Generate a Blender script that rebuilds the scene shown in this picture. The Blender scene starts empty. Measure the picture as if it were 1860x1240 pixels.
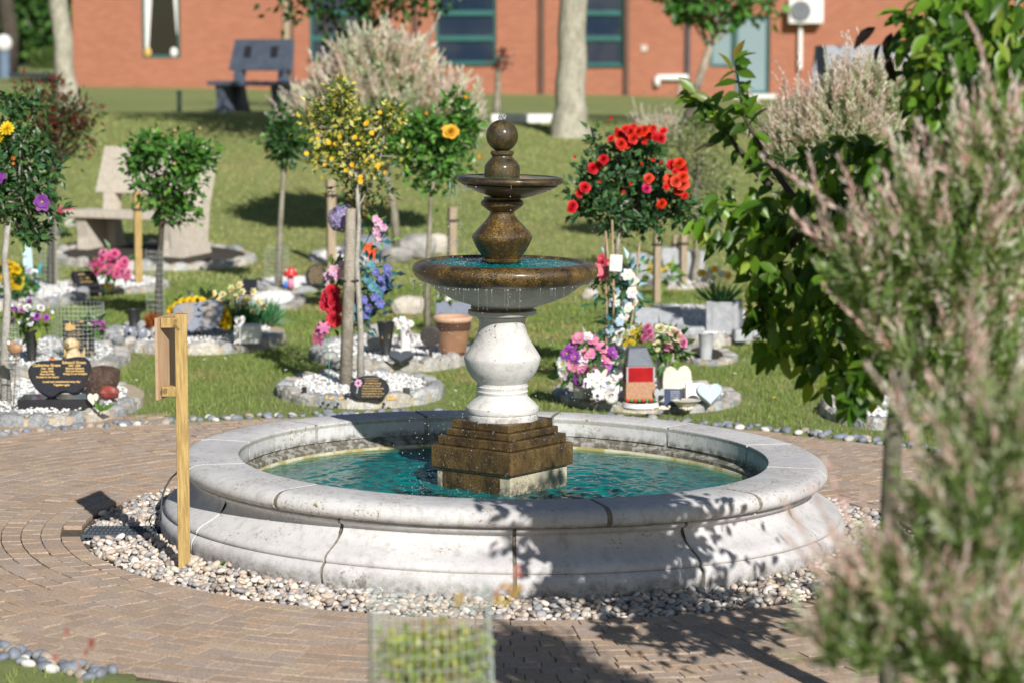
import bpy, math, random
import numpy as np
from mathutils import Vector, Matrix, noise as mnoise
R = math.radians
random.seed(7)
rng = np.random.default_rng(11)
SC = bpy.context.scene
COL = SC.collection
# ------------------------------------------------------------------ camera, sky, sun, exposure
CAMX, CAMY, CAMZ, FPX, PITCH = 0.045, -12.0, 2.24, 4760.0, R(6.5)
cd = bpy.data.cameras.new('camera'); cam = bpy.data.objects.new('camera', cd); COL.objects.link(cam)
cam.location = (CAMX, CAMY, CAMZ); cam.rotation_euler = (R(90) - PITCH, 0, 0)
cd.sensor_width = 36; cd.lens = FPX / 1860 * 36; cd.clip_start = 0.1; cd.clip_end = 900
cd.dof.use_dof = True; cd.dof.focus_distance = 11.75; cd.dof.aperture_fstop = 2.9
SC.camera = cam
SUN_EL, SUN_DX, SUN_DY = R(31.5), 0.36, -0.933        # horizontal direction towards the sun
w = bpy.data.worlds.new('World'); SC.world = w; w.use_nodes = True
nt = w.node_tree; nt.nodes.clear()
sk = nt.nodes.new('ShaderNodeTexSky'); sk.sky_type = 'NISHITA'; sk.sun_disc = False
sk.sun_elevation = SUN_EL; sk.sun_rotation = math.atan2(SUN_DX, SUN_DY); sk.air_density = 1.0; sk.dust_density = 0.6
bg = nt.nodes.new('ShaderNodeBackground'); bg.inputs[1].default_value = 0.052
wo = nt.nodes.new('ShaderNodeOutputWorld')
nt.links.new(sk.outputs[0], bg.inputs[0]); nt.links.new(bg.outputs[0], wo.inputs[0])
ld = bpy.data.lights.new('sun', 'SUN'); ld.energy = 4.95; ld.angle = R(0.5); ld.color = (1.0, 0.965, 0.905)
sun = bpy.data.objects.new('sun', ld); COL.objects.link(sun)
sd = Vector((SUN_DX * math.cos(SUN_EL), SUN_DY * math.cos(SUN_EL), math.sin(SUN_EL)))
sun.rotation_euler = sd.to_track_quat('Z', 'Y').to_euler(); sun.location = (3, -8, 12)
SC.view_settings.view_transform = 'Standard'; SC.view_settings.look = 'None'
SC.view_settings.exposure = 0.20; SC.view_settings.gamma = 1; SC.view_settings.use_curve_mapping = False
SC.render.engine = 'CYCLES'
SC.cycles.max_bounces = 7; SC.cycles.diffuse_bounces = 3; SC.cycles.glossy_bounces = 3
SC.cycles.transmission_bounces = 4; SC.cycles.transparent_max_bounces = 12
SC.cycles.caustics_reflective = False; SC.cycles.caustics_refractive = False
SC.cycles.sample_clamp_indirect = 6
try: SC.cycles.use_denoising = True
except Exception: pass

# ------------------------------------------------------------------ measuring helpers: where things stand
TILT = 0.0175
def sst(a, b, x):
    t = min(1, max(0, (x - a) / (b - a))); return t * t * (3 - 2 * t)
def terr(x, y):
    d = y + 12
    h = 1.12 * sst(25.0, 37.5, d) - TILT * x
    h -= 0.0042 * min(max(0, d - 37.5), 40)
    h += 0.012 * math.sin(x * 1.3 + y * .7) * sst(3.6, 6, math.hypot(x, y))
    return h
def ray(px, py):
    u = (px - 930) / FPX; v = -(py - 620) / FPX
    return Vector((u, math.cos(PITCH) + math.sin(PITCH) * v, -math.sin(PITCH) + math.cos(PITCH) * v))
def at(px, py, d):
    r = ray(px, py); t = d / r.y
    return Vector((CAMX + r.x * t, CAMY + d, CAMZ + r.z * t))
def gnd(px, py):
    d = 5.0
    while d < 140:
        p = at(px, py, d)
        if p.z <= terr(p.x, p.y): break
        d += 0.05
    for _ in range(6):
        p = at(px, py, d); d -= (terr(p.x, p.y) - p.z) / 0.12 * 0.5 if p.z < terr(p.x, p.y) else 0
        p = at(px, py, d)
    p.z = terr(p.x, p.y); return p
def M(px, d): return px * d / FPX
def dist(p): return p.y + 12

# ------------------------------------------------------------------ materials
MATS = {}
def newmat(name):
    m = bpy.data.materials.new(name); m.use_nodes = True; n = m.node_tree; n.nodes.clear()
    out = n.nodes.new('ShaderNodeOutputMaterial'); b = n.nodes.new('ShaderNodeBsdfPrincipled')
    n.links.new(b.outputs[0], out.inputs[0]); MATS[name] = m
    return m, n, b, out
def nd(n, t, **kw):
    x = n.nodes.new(t)
    for k, v in kw.items():
        if k.startswith('i_'):
            key = k[2:]
            if key.isdigit(): x.inputs[int(key)].default_value = v
            else: x.inputs[key.replace('_', ' ')].default_value = v
        else: setattr(x, k, v)
    return x
def mixc(n, fac, a, b, mode='MIX'):
    m = n.nodes.new('ShaderNodeMix'); m.data_type = 'RGBA'; m.blend_type = mode
    for sock, v in ((m.inputs[0], fac), (m.inputs[6], a), (m.inputs[7], b)):
        if isinstance(v, (int, float)): sock.default_value = v
        elif isinstance(v, tuple): sock.default_value = (*v[:3], 1)
        else: n.links.new(v, sock)
    return m.outputs[2]
def ramp(n, src, a, b, lo=0.0, hi=1.0):
    r = n.nodes.new('ShaderNodeMapRange'); r.interpolation_type = 'SMOOTHSTEP'
    r.inputs[1].default_value = a; r.inputs[2].default_value = b; r.inputs[3].default_value = lo; r.inputs[4].default_value = hi
    n.links.new(src, r.inputs[0]); return r.outputs[0]
def noise(n, co, scale, detail=4, rough=0.55, sc3=None):
    if sc3:
        mp = n.nodes.new('ShaderNodeMapping'); mp.inputs[3].default_value = sc3; n.links.new(co, mp.inputs[0]); co = mp.outputs[0]
    t = n.nodes.new('ShaderNodeTexNoise'); t.inputs['Scale'].default_value = scale
    t.inputs['Detail'].default_value = detail; t.inputs['Roughness'].default_value = rough
    n.links.new(co, t.inputs['Vector']); return t.outputs[0]
def coord(n, kind='Object'):
    return n.nodes.new('ShaderNodeTexCoord').outputs[kind]
def bump(n, b, h, strength=0.3, dist_=0.01):
    bp = n.nodes.new('ShaderNodeBump'); bp.inputs['Strength'].default_value = strength; bp.inputs['Distance'].default_value = dist_
    n.links.new(h, bp.inputs['Height']); n.links.new(bp.outputs[0], b.inputs['Normal'])
def plain(name, c1, c2=None, scale=20, rough=0.6, bs=0.2, bscale=80, bd=0.004, metal=0, coat=0, spec=0.5):
    if name in MATS: return MATS[name]
    m, n, b, o = newmat(name); co = coord(n)
    if c2 is None: c2 = tuple(x * 0.75 for x in c1)
    nz = noise(n, co, scale, 5, 0.6)
    n.links.new(mixc(n, ramp(n, nz, 0.3, 0.7), c1, c2), b.inputs['Base Color'])
    b.inputs['Roughness'].default_value = rough; b.inputs['Metallic'].default_value = metal
    b.inputs['Coat Weight'].default_value = coat; b.inputs['Specular IOR Level'].default_value = spec
    if bs: bump(n, b, noise(n, co, bscale, 4), bs, bd)
    return m
def leafmat(name, rough=0.45, trans=0.35, tint=(1.0, 1.0, 0.55)):
    if name in MATS: return MATS[name]
    m, n, b, o = newmat(name)
    a = n.nodes.new('ShaderNodeAttribute'); a.attribute_name = 'Col'
    n.links.new(a.outputs[0], b.inputs['Base Color']); b.inputs['Roughness'].default_value = rough
    tr = n.nodes.new('ShaderNodeBsdfTranslucent')
    n.links.new(mixc(n, 1.0, a.outputs[0], tint, 'MULTIPLY'), tr.inputs[0])
    ms = n.nodes.new('ShaderNodeMixShader'); ms.inputs[0].default_value = trans
    n.links.new(b.outputs[0], ms.inputs[1]); n.links.new(tr.outputs[0], ms.inputs[2]); n.links.new(ms.outputs[0], o.inputs[0])
    return m
LEAF = leafmat('leaf_surface', 0.38, 0.35)
GLOSSY = leafmat('glossy_leaf_surface', 0.38, 0.3)
WILLOWL = leafmat('willow_leaf_surface', 0.6, 0.5, (1.0, 1.0, 0.80))
BROADL = leafmat('broad_leaf_surface', 0.36, 0.45, (1.0, 1.0, 0.4))
PETAL = leafmat('petal_surface', 0.6, 0.25, (1.0, 1.0, 1.0))
GRASSM = leafmat('grass_blade_surface', 0.6, 0.3)
def attrmat(name, rough=0.8, bs=0.3, bscale=120, bd=0.003, var=0.25, vscale=60, coat=0):
    m, n, b, o = newmat(name); co = coord(n)
    a = n.nodes.new('ShaderNodeAttribute'); a.attribute_name = 'Col'
    nz = noise(n, co, vscale, 5, 0.65)
    v = ramp(n, nz, 0.25, 0.75, 1 - var, 1 + var)
    cm = n.nodes.new('ShaderNodeVectorMath'); cm.operation = 'SCALE'
    n.links.new(a.outputs[0], cm.inputs[0]); n.links.new(v, cm.inputs['Scale'])
    n.links.new(cm.outputs[0], b.inputs['Base Color']); b.inputs['Roughness'].default_value = rough
    b.inputs['Coat Weight'].default_value = coat
    bump(n, b, noise(n, co, bscale, 4), bs, bd)
    return m
PEBBLE = attrmat('river_pebble', 0.62, 0.15, 60, 0.002, 0.14, 70)
BLOCK = attrmat('paving_block', 0.88, 0.6, 220, 0.002, 0.28, 75)
def add_speckle(n, b, co, strength=0.35, scale=220):
    pass
# --- cast stone of the fountain
def stone_mat(name, base, grime=0.5, zlo=0.0, zhi=0.1, lich=0.55):
    m, n, b, o = newmat(name); co = coord(n)
    big = noise(n, co, 2.2, 5, 0.6); fine = noise(n, co, 260, 2, 0.5); mid = noise(n, co, 22, 6, 0.7)
    c = mixc(n, ramp(n, big, 0.35, 0.7), base, tuple(x * k for x, k in zip(base, (0.78, 0.76, 0.78))))
    c = mixc(n, ramp(n, mid, 0.46, 0.72, 0, 0.5), c, (0.33, 0.31, 0.29))
    c = mixc(n, ramp(n, fine, 0.64, 0.7, 0, 0.55), c, (0.92, 0.90, 0.86))       # pale aggregate
    c = mixc(n, ramp(n, noise(n, co, 150, 2), 0.66, 0.72, 0, 0.5), c, (0.16, 0.14, 0.11))
    patch = n.nodes.new('ShaderNodeMath'); patch.operation = 'MULTIPLY'
    n.links.new(ramp(n, noise(n, co, 5, 3), lich, lich + 0.1), patch.inputs[0])
    n.links.new(ramp(n, noise(n, co, 70, 4, 0.7), 0.55, 0.62), patch.inputs[1])
    c = mixc(n, patch.outputs[0], c, (0.22, 0.17, 0.07))
    c = mixc(n, ramp(n, noise(n, co, 16, 5, 0.7, (1, 1, 0.12)), 0.56, 0.72, 0, 0.4), c, (0.28, 0.26, 0.22))
    sep = n.nodes.new('ShaderNodeSeparateXYZ'); n.links.new(co, sep.inputs[0])
    g = n.nodes.new('ShaderNodeMath'); g.operation = 'MULTIPLY'
    n.links.new(ramp(n, sep.outputs[2], zlo, zhi, 1, 0), g.inputs[0])
    n.links.new(ramp(n, mid, 0.36, 0.62, 0.1, grime * 1.6), g.inputs[1])
    c = mixc(n, g.outputs[0], c, (0.13, 0.115, 0.09))
    n.links.new(c, b.inputs['Base Color']); b.inputs['Roughness'].default_value = 0.75
    bump(n, b, noise(n, co, 90, 6, 0.65), 0.35, 0.004)
    return m
CAST = stone_mat('pale_cast_stone', (0.66, 0.65, 0.645), 0.5, 0.01, 0.10)
COPE = stone_mat('pale_coping_stone', (0.63, 0.62, 0.615), 0.6, 0.262, 0.30, 0.5)
INNER = stone_mat('weathered_basin_lining', (0.45, 0.44, 0.40), 1.0, 0.2, 0.36, 0.45)
COLUMN = stone_mat('white_pedestal_stone', (0.66, 0.645, 0.62), 0.55, 0.50, 0.56, 0.68)
BOWLW = stone_mat('bowl_underside_stone', (0.64, 0.62, 0.59), 0.3, -2, -1, 0.7)
def wet_mat(name, dark, mid_, gold, rough=0.3, ss=7):
    m, n, b, o = newmat(name); co = coord(n)
    st = noise(n, co, ss, 7, 0.75, (1, 1, 0.4 if ss < 10 else 0.8)); fi = noise(n, co, 150, 4, 0.8)
    c = mixc(n, ramp(n, st, 0.38, 0.62), dark, mid_)
    pk = n.nodes.new('ShaderNodeMath'); pk.operation = 'MULTIPLY'; n.links.new(ramp(n, fi, 0.42, 0.66, 0, 1), pk.inputs[0]); n.links.new(ramp(n, noise(n, co, 13, 5, 0.7), 0.42, 0.62, 0.15, 1), pk.inputs[1])
    c = mixc(n, pk.outputs[0], c, gold)
    c = mixc(n, ramp(n, noise(n, co, 210, 3), 0.6, 0.68, 0, 0.7), c, dark)
    n.links.new(c, b.inputs['Base Color']); n.links.new(ramp(n, st, 0.3, 0.7, rough - 0.12, rough + 0.2), b.inputs['Roughness'])
    b.inputs['Coat Weight'].default_value = 0.4; b.inputs['Coat Roughness'].default_value = 0.2
    bump(n, b, noise(n, co, 80, 6, 0.75), 0.8, 0.006)
    return m
BALLM = wet_mat('wet_olive_stone', (0.012, 0.009, 0.003), (0.055, 0.036, 0.010), (0.19, 0.13, 0.03), 0.42, 34)
WET = wet_mat('wet_algae_stone', (0.010, 0.006, 0.003), (0.075, 0.042, 0.010), (0.34, 0.205, 0.045))
WETD = wet_mat('wet_dark_stone', (0.012, 0.008, 0.005), (0.055, 0.032, 0.010), (0.20, 0.125, 0.035), 0.35)
PLIN = wet_mat('rusty_brown_plinth_stone', (0.018, 0.011, 0.005), (0.10, 0.058, 0.015), (0.24, 0.15, 0.045), 0.55)
MORT = plain('mortar', (0.27, 0.24, 0.19), (0.15, 0.135, 0.10), 30, 0.95, 0.6, 90, 0.006)
def water_mat():
    m, n, b, o = newmat('turquoise_water'); co = coord(n)
    sep = n.nodes.new('ShaderNodeVectorMath'); sep.operation = 'LENGTH'; n.links.new(co, sep.inputs[0])
    nz = noise(n, co, 5.5, 5, 0.65, (1, 2.2, 1)); n2 = noise(n, co, 18, 4, 0.7, (1, 2.5, 1))
    c = mixc(n, ramp(n, nz, 0.35, 0.68), (0.000, 0.065, 0.085), (0.000, 0.190, 0.170))
    c = mixc(n, ramp(n, n2, 0.5, 0.7, 0, 0.6), c, (0.01, 0.28, 0.24))
    c = mixc(n, ramp(n, sep.outputs['Value'], 1.0, 1.2, 0, 0.55), c, (0.14, 0.24, 0.09))
    n.links.new(c, b.inputs['Base Color']); b.inputs['Roughness'].default_value = 0.04; b.inputs['IOR'].default_value = 1.33
    bump(n, b, noise(n, co, 30, 3, 0.5, (1, 1.8, 1)), 0.25, 0.006)
    return m
WATER = water_mat()
def drop_mat():
    m, n, b, o = newmat('water_drop'); b.inputs['Base Color'].default_value = (0.9, 0.95, 1, 1)
    b.inputs['Roughness'].default_value = 0.0; b.inputs['IOR'].default_value = 1.33; b.inputs['Transmission Weight'].default_value = 0.72
    return m
DROP = drop_mat()
def wood_mat(name, a, c, sc=(14, 14, 1.2)):
    m, n, b, o = newmat(name); co = coord(n)
    g = noise(n, co, 6, 6, 0.7, sc)
    k = mixc(n, ramp(n, g, 0.35, 0.65), a, c)
    k = mixc(n, ramp(n, noise(n, co, 3, 3), 0.6, 0.75, 0, 0.5), k, tuple(x * 0.6 for x in c))
    k = mixc(n, ramp(n, noise(n, co, 22, 2, .5, (1, 1, .7)), 0.68, 0.74, 0, 0.75), k, tuple(x * 0.35 for x in c))
    n.links.new(k, b.inputs['Base Color']); b.inputs['Roughness'].default_value = 0.65; bump(n, b, g, 0.3, 0.003)
    return m
WOOD = wood_mat('treated_pine', (0.50, 0.35, 0.13), (0.30, 0.19, 0.06))
PLYW = wood_mat('pale_board', (0.58, 0.40, 0.25), (0.46, 0.30, 0.18), (10, 10, 1))
STAKE = wood_mat('weathered_stake', (0.42, 0.33, 0.23), (0.28, 0.21, 0.14))
def bark_mat(name, a, c, s=1.0):
    m, n, b, o = newmat(name); co = coord(n)
    g = noise(n, co, 9 * s, 6, 0.75, (1, 1, 0.5)); g2 = noise(n, co, 30 * s, 4, 0.6, (0.6, 0.6, 1.6))
    k = mixc(n, ramp(n, g, 0.38, 0.62), a, c); k = mixc(n, ramp(n, g2, 0.5, 0.7, 0, 0.5), k, tuple(x * 0.55 for x in c))
    n.links.new(k, b.inputs['Base Color']); b.inputs['Roughness'].default_value = 0.9; bump(n, b, g2, 0.5, 0.01)
    return m
BARK = bark_mat('grey_green_bark', (0.33, 0.30, 0.24), (0.19, 0.17, 0.12), 2.0)
BIGBARK = bark_mat('pale_lichen_bark', (0.46, 0.43, 0.35), (0.29, 0.27, 0.21), 0.9)
DARKBARK = bark_mat('dark_bark', (0.09, 0.07, 0.05), (0.05, 0.04, 0.03), 1.5)
BLACK = plain('polished_black_granite', (0.018, 0.018, 0.02), (0.035, 0.035, 0.04), 200, 0.16, 0, coat=0.3)
GREYG = plain('blue_grey_granite', (0.27, 0.29, 0.35), (0.20, 0.22, 0.27), 60, 0.3, 0)
DBENCH = plain('slate_bench_stone', (0.105, 0.125, 0.17), (0.075, 0.09, 0.125), 8, 0.4, 0.1)
BEIGE = plain('sandy_bench_stone', (0.60, 0.54, 0.46), (0.48, 0.42, 0.35), 25, 0.8, 0.3)
LGREY = plain('light_grey_stone', (0.45, 0.46, 0.48), (0.33, 0.34, 0.36), 18, 0.7, 0.3)
WHITE = plain('white_painted_surface', (0.80, 0.79, 0.77), (0.72, 0.71, 0.69), 15, 0.5, 0)
CREAM = plain('cream_stone', (0.72, 0.68, 0.58), (0.60, 0.55, 0.45), 18, 0.6, 0.2)
GOLD = plain('gold_lettering', (0.66, 0.44, 0.14), (0.60, 0.38, 0.10), 10, 0.4, 0)
PLAST = plain('black_plastic', (0.03, 0.03, 0.032), (0.02, 0.02, 0.02), 10, 0.45, 0)
TERRA = plain('terracotta_glaze', (0.34, 0.19, 0.11), (0.26, 0.14, 0.08), 12, 0.45, 0.1)
TERRAR = plain('terracotta_rim', (0.62, 0.40, 0.27), (0.52, 0.32, 0.2), 12, 0.6, 0.1)
TEAL = plain('teal_frame_paint', (0.025, 0.13, 0.12), (0.02, 0.10, 0.095), 4, 0.4, 0)
REDP = plain('red_glass', (0.42, 0.01, 0.015), (0.30, 0.005, 0.01), 12, 0.2, 0)
BRICKP = plain('small_brick_cladding', (0.48, 0.28, 0.17), (0.38, 0.2, 0.12), 60, 0.8, 0.4)
RUST = plain('rusty_metal', (0.25, 0.15, 0.09), (0.16, 0.09, 0.05), 30, 0.7, 0.2)
SOIL = plain('dark_soil', (0.06, 0.045, 0.03), (0.03, 0.025, 0.018), 30, 0.95, 0.6, 60, 0.02)
WCHIP = attrmat('white_marble_chippings', 0.7, 0.2, 100, 0.002, 0.1, 60)
KERB = attrmat('rough_granite_sett', 0.85, 0.9, 45, 0.02, 0.30, 26)
GRAVB = plain('pale_gravel_bed', (0.50, 0.49, 0.47), (0.34, 0.33, 0.31), 60, 0.9, 0.5)
SAND = plain('jointing_sand', (0.12, 0.09, 0.065), (0.07, 0.055, 0.04), 40, 0.95, 0.4)
def mesh_guard_mat():
    m, n, b, o = newmat('clear_plastic_mesh'); b.inputs['Base Color'].default_value = (0.48, 0.54, 0.52, 1)
    b.inputs['Roughness'].default_value = 0.35; return m
GUARD = mesh_guard_mat()
def brick_mat():
    m, n, b, o = newmat('orange_brick'); co = coord(n)
    sp = n.nodes.new('ShaderNodeSeparateXYZ'); n.links.new(co, sp.inputs[0])
    ad = n.nodes.new('ShaderNodeMath'); ad.operation = 'ADD'; n.links.new(sp.outputs[0], ad.inputs[0]); n.links.new(sp.outputs[1], ad.inputs[1])
    cb = n.nodes.new('ShaderNodeCombineXYZ'); n.links.new(ad.outputs[0], cb.inputs[0]); n.links.new(sp.outputs[2], cb.inputs[1])
    t = n.nodes.new('ShaderNodeTexBrick'); n.links.new(cb.outputs[0], t.inputs['Vector'])
    t.inputs['Color1'].default_value = (0.39, 0.138, 0.074, 1); t.inputs['Color2'].default_value = (0.31, 0.102, 0.054, 1)
    t.inputs['Mortar'].default_value = (0.36, 0.20, 0.14, 1); t.inputs['Scale'].default_value = 1
    t.inputs['Brick Width'].default_value = 0.225; t.inputs['Row Height'].default_value = 0.075
    t.inputs['Mortar Size'].default_value = 0.008; t.inputs['Bias'].default_value = 0.1
    c = mixc(n, ramp(n, noise(n, co, 0.35, 4), 0.35, 0.7, 0, 0.3), t.outputs[0], (0.40, 0.17, 0.105))
    n.links.new(c, b.inputs['Base Color']); b.inputs['Roughness'].default_value = 0.9
    bump(n, b, t.outputs[1], -0.3, 0.01); return m
BRICK = brick_mat()
def glass_mat(name, c, r=0.05):
    m, n, b, o = newmat(name); b.inputs['Base Color'].default_value = (*c, 1); b.inputs['Roughness'].default_value = r
    b.inputs['Specular IOR Level'].default_value = 0.7; bump(n, b, noise(n, coord(n), 1.2, 2), 0.06, 0.02); return m
GLASSB = glass_mat('dark_blue_window_glass', (0.018, 0.032, 0.06))
GLASSK = glass_mat('black_window_glass', (0.012, 0.014, 0.012))
FROST = glass_mat('pale_frosted_glass', (0.22, 0.30, 0.32), 0.3)
def ground_mat():
    m, n, b, o = newmat('mown_lawn'); co = coord(n)
    a = noise(n, co, 0.5, 5, 0.6); f = noise(n, co, 9, 6, 0.75); p = noise(n, co, 1.1, 4, 0.6)
    c = mixc(n, ramp(n, a, 0.35, 0.65), (0.235, 0.285, 0.085), (0.31, 0.335, 0.115))
    c = mixc(n, ramp(n, f, 0.35, 0.7, 0, 0.6), c, (0.17, 0.20, 0.055))
    c = mixc(n, ramp(n, p, 0.60, 0.75, 0, 0.6), c, (0.40, 0.31, 0.17))
    n.links.new(c, b.inputs['Base Color']); b.inputs['Roughness'].default_value = 0.95
    bump(n, b, noise(n, co, 45, 5, 0.8), 0.8, 0.03); return m
LAWN = ground_mat()

# ------------------------------------------------------------------ mesh helpers
def props(o, label=None, cat=None, group=None, kind=None):
    if label: o['label'] = label
    if cat: o['category'] = cat
    if group: o['group'] = group
    if kind: o['kind'] = kind
    return o
def link(name, me, parent=None, loc=(0, 0, 0), rot=(0, 0, 0), sc=None):
    o = bpy.data.objects.new(name, me); COL.objects.link(o)
    o.location = loc; o.rotation_euler = rot
    if sc: o.scale = (sc, sc, sc) if isinstance(sc, (int, float)) else sc
    if parent: o.parent = parent
    return o
def thing(name, loc, label, cat, group=None, rz=0, ry=0):
    o = link(name, None, None, loc, (0, ry, rz)); o.empty_display_size = 0.1
    return props(o, label, cat, group)
def npmesh(name, V, F, mat, col=None, smooth=False):
    V = np.asarray(V, dtype=np.float32).reshape(-1, 3); F = np.asarray(F, dtype=np.int32); k = F.shape[1]
    me = bpy.data.meshes.new(name); me.vertices.add(len(V)); me.vertices.foreach_set('co', V.ravel())
    me.loops.add(F.size); me.loops.foreach_set('vertex_index', F.ravel())
    me.polygons.add(len(F)); me.polygons.foreach_set('loop_start', np.arange(0, F.size, k, dtype=np.int32))
    try: me.polygons.foreach_set('loop_total', np.full(len(F), k, dtype=np.int32))
    except Exception: pass
    me.polygons.foreach_set('use_smooth', np.full(len(F), smooth, dtype=bool))
    me.update(calc_edges=True)
    if col is not None:
        a = me.color_attributes.new('Col', 'FLOAT_COLOR', 'POINT')
        c = np.ones((len(V), 4), dtype=np.float32); c[:, :3] = col; a.data.foreach_set('color', c.ravel())
    me.materials.append(mat); return me
class MB:
    def __init__(s): s.v = []; s.f = []; s.c = []; s.col = (0.5, 0.5, 0.5)
    def add(s, vs, fs, T=None):
        b = len(s.v)
        for v in vs:
            v = Vector(v); s.v.append(T @ v if T is not None else v); s.c.append(s.col)
        s.f += [tuple(i + b for i in f) for f in fs]; return s
    def box(s, c, d, rz=0, rx=0, ry=0):
        x, y, z = (k / 2 for k in d)
        T = Matrix.Translation(c) @ Matrix.Rotation(rz, 4, 'Z') @ Matrix.Rotation(ry, 4, 'Y') @ Matrix.Rotation(rx, 4, 'X')
        return s.add([(a * x, b * y, e * z) for a in (-1, 1) for b in (-1, 1) for e in (-1, 1)],
                     [(0, 1, 3, 2), (4, 6, 7, 5), (0, 4, 5, 1), (2, 3, 7, 6), (0, 2, 6, 4), (1, 5, 7, 3)], T)
    def lathe(s, prof, seg=24, c=(0, 0, 0), a0=0, a1=None, cap=True, sx=1, sy=1, T=None):
        full = a1 is None; a1 = a0 + 2 * math.pi if full else a1
        n = seg if full else seg + 1; vs = []
        for r, z in prof:
            for i in range(n):
                a = a0 + (a1 - a0) * i / seg; vs.append((c[0] + r * math.cos(a) * sx, c[1] + r * math.sin(a) * sy, c[2] + z))
        fs = []
        for j in range(len(prof) - 1):
            for i in range(seg):
                i2 = (i + 1) % n if full else i + 1
                fs.append((j * n + i, (j + 1) * n + i, (j + 1) * n + i2, j * n + i2)[::-1])
        if not full and cap:
            fs.append(tuple(j * n for j in range(len(prof)))); fs.append(tuple(j * n + n - 1 for j in range(len(prof)))[::-1])
        if full and cap:
            if prof[0][0] > 1e-4: fs.append(tuple(range(n))[::-1])
            if prof[-1][0] > 1e-4: fs.append(tuple((len(prof) - 1) * n + i for i in range(n)))
        return s.add(vs, fs, T)
    def tube(s, pts, rad, seg=6, close=True):
        pts = [Vector(p) for p in pts]; n = len(pts)
        if isinstance(rad, (int, float)): rad = [rad] * n
        vs = []; u = None
        for i, p in enumerate(pts):
            t = (pts[min(i + 1, n - 1)] - pts[max(i - 1, 0)]).normalized()
            if u is None: u = t.orthogonal().normalized()
            u = (u - t * u.dot(t)); u = u.normalized() if u.length > 1e-6 else t.orthogonal().normalized()
            w_ = t.cross(u)
            for k in range(seg):
                a = 2 * math.pi * k / seg; vs.append(p + (u * math.cos(a) + w_ * math.sin(a)) * rad[i])
        fs = [(i * seg + k, i * seg + (k + 1) % seg, (i + 1) * seg + (k + 1) % seg, (i + 1) * seg + k) for i in range(n - 1) for k in range(seg)]
        if close: fs += [tuple(range(seg))[::-1], tuple((n - 1) * seg + k for k in range(seg))]
        return s.add(vs, fs)
    def prism(s, out, th, T=None, bev=0.0):
        """outline in x,z ; thickness in y, front face at -th/2"""
        n = len(out); cx = sum(p[0] for p in out) / n; cz = sum(p[1] for p in out) / n
        rings = [(1 - bev, -th / 2), (1, -th / 2 + bev * 0.15), (1, th / 2)]
        vs = []
        for k, y in rings: vs += [(cx + (x - cx) * k, y, cz + (z - cz) * k) for x, z in out]
        fs = [(j * n + i, j * n + (i + 1) % n, (j + 1) * n + (i + 1) % n, (j + 1) * n + i) for j in range(2) for i in range(n)]
        fs += [tuple(range(n))[::-1], tuple(2 * n + i for i in range(n))]
        return s.add(vs, fs, T)
    def ball(s, c, r, seg=10, rings=7, sc=(1, 1, 1), T=None):
        prof = [(r * math.sin(math.pi * j / rings), -r * math.cos(math.pi * j / rings)) for j in range(rings + 1)]
        vs = []; n = seg
        for a_, z in prof:
            for i in range(n):
                a = 2 * math.pi * i / n; vs.append((c[0] + a_ * math.cos(a) * sc[0], c[1] + a_ * math.sin(a) * sc[1], c[2] + z * sc[2]))
        fs = [(j * n + i, j * n + (i + 1) % n, (j + 1) * n + (i + 1) % n, (j + 1) * n + i) for j in range(rings) for i in range(n)]
        return s.add(vs, fs, T)
    def build(s, name, mat, parent=None, smooth=False, bevel=0, loc=(0, 0, 0), rot=(0, 0, 0), angle=None):
        me = bpy.data.meshes.new(name); me.from_pydata([tuple(v) for v in s.v], [], s.f); me.update()
        a = me.color_attributes.new('Col', 'FLOAT_COLOR', 'POINT')
        c = np.ones((len(s.v), 4), dtype=np.float32); c[:, :3] = np.array(s.c, dtype=np.float32); a.data.foreach_set('color', c.ravel())
        me.materials.append(mat)
        if smooth: me.polygons.foreach_set('use_smooth', np.ones(len(me.polygons), dtype=bool))
        if smooth and angle: me.set_sharp_from_angle(angle=R(angle))
        o = link(name, me, parent, loc, rot)
        if bevel:
            b = o.modifiers.new('bevel', 'BEVEL'); b.width = bevel; b.segments = 2; b.limit_method = 'ANGLE'; b.angle_limit = R(40)
        return o
def unit(a): return a / np.maximum(np.linalg.norm(a, axis=1, keepdims=True), 1e-9)
LT_SIMPLE = (np.array([(0, 0, 0), (-.5, .42, .12), (0, .48, 0), (.5, .42, .12), (0, 1, -.08)]), np.array([(0, 3, 4, 2), (0, 2, 4, 1)]))
LT_NARROW = (np.array([(0, 0, 0), (-.5, .45, .1), (.5, .45, .1), (0, 1, .05)]), np.array([(0, 2, 3, 1)]))
def _big():
    v = []; f = []
    ys = [0, .18, .42, .68, .88, 1.0]; ws = [.04, .34, .5, .4, .2, .01]
    for y, w_ in zip(ys, ws):
        dz = -.22 * y * y
        v += [(-w_, y, dz + .16 * w_), (0, y, dz - .02), (w_, y, dz + .16 * w_)]
    for j in range(5):
        for k in range(2): f.append((j * 3 + k, j * 3 + k + 1, j * 3 + k + 4, j * 3 + k + 3))
    return np.array(v), np.array(f)
LT_BIG = _big()
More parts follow.
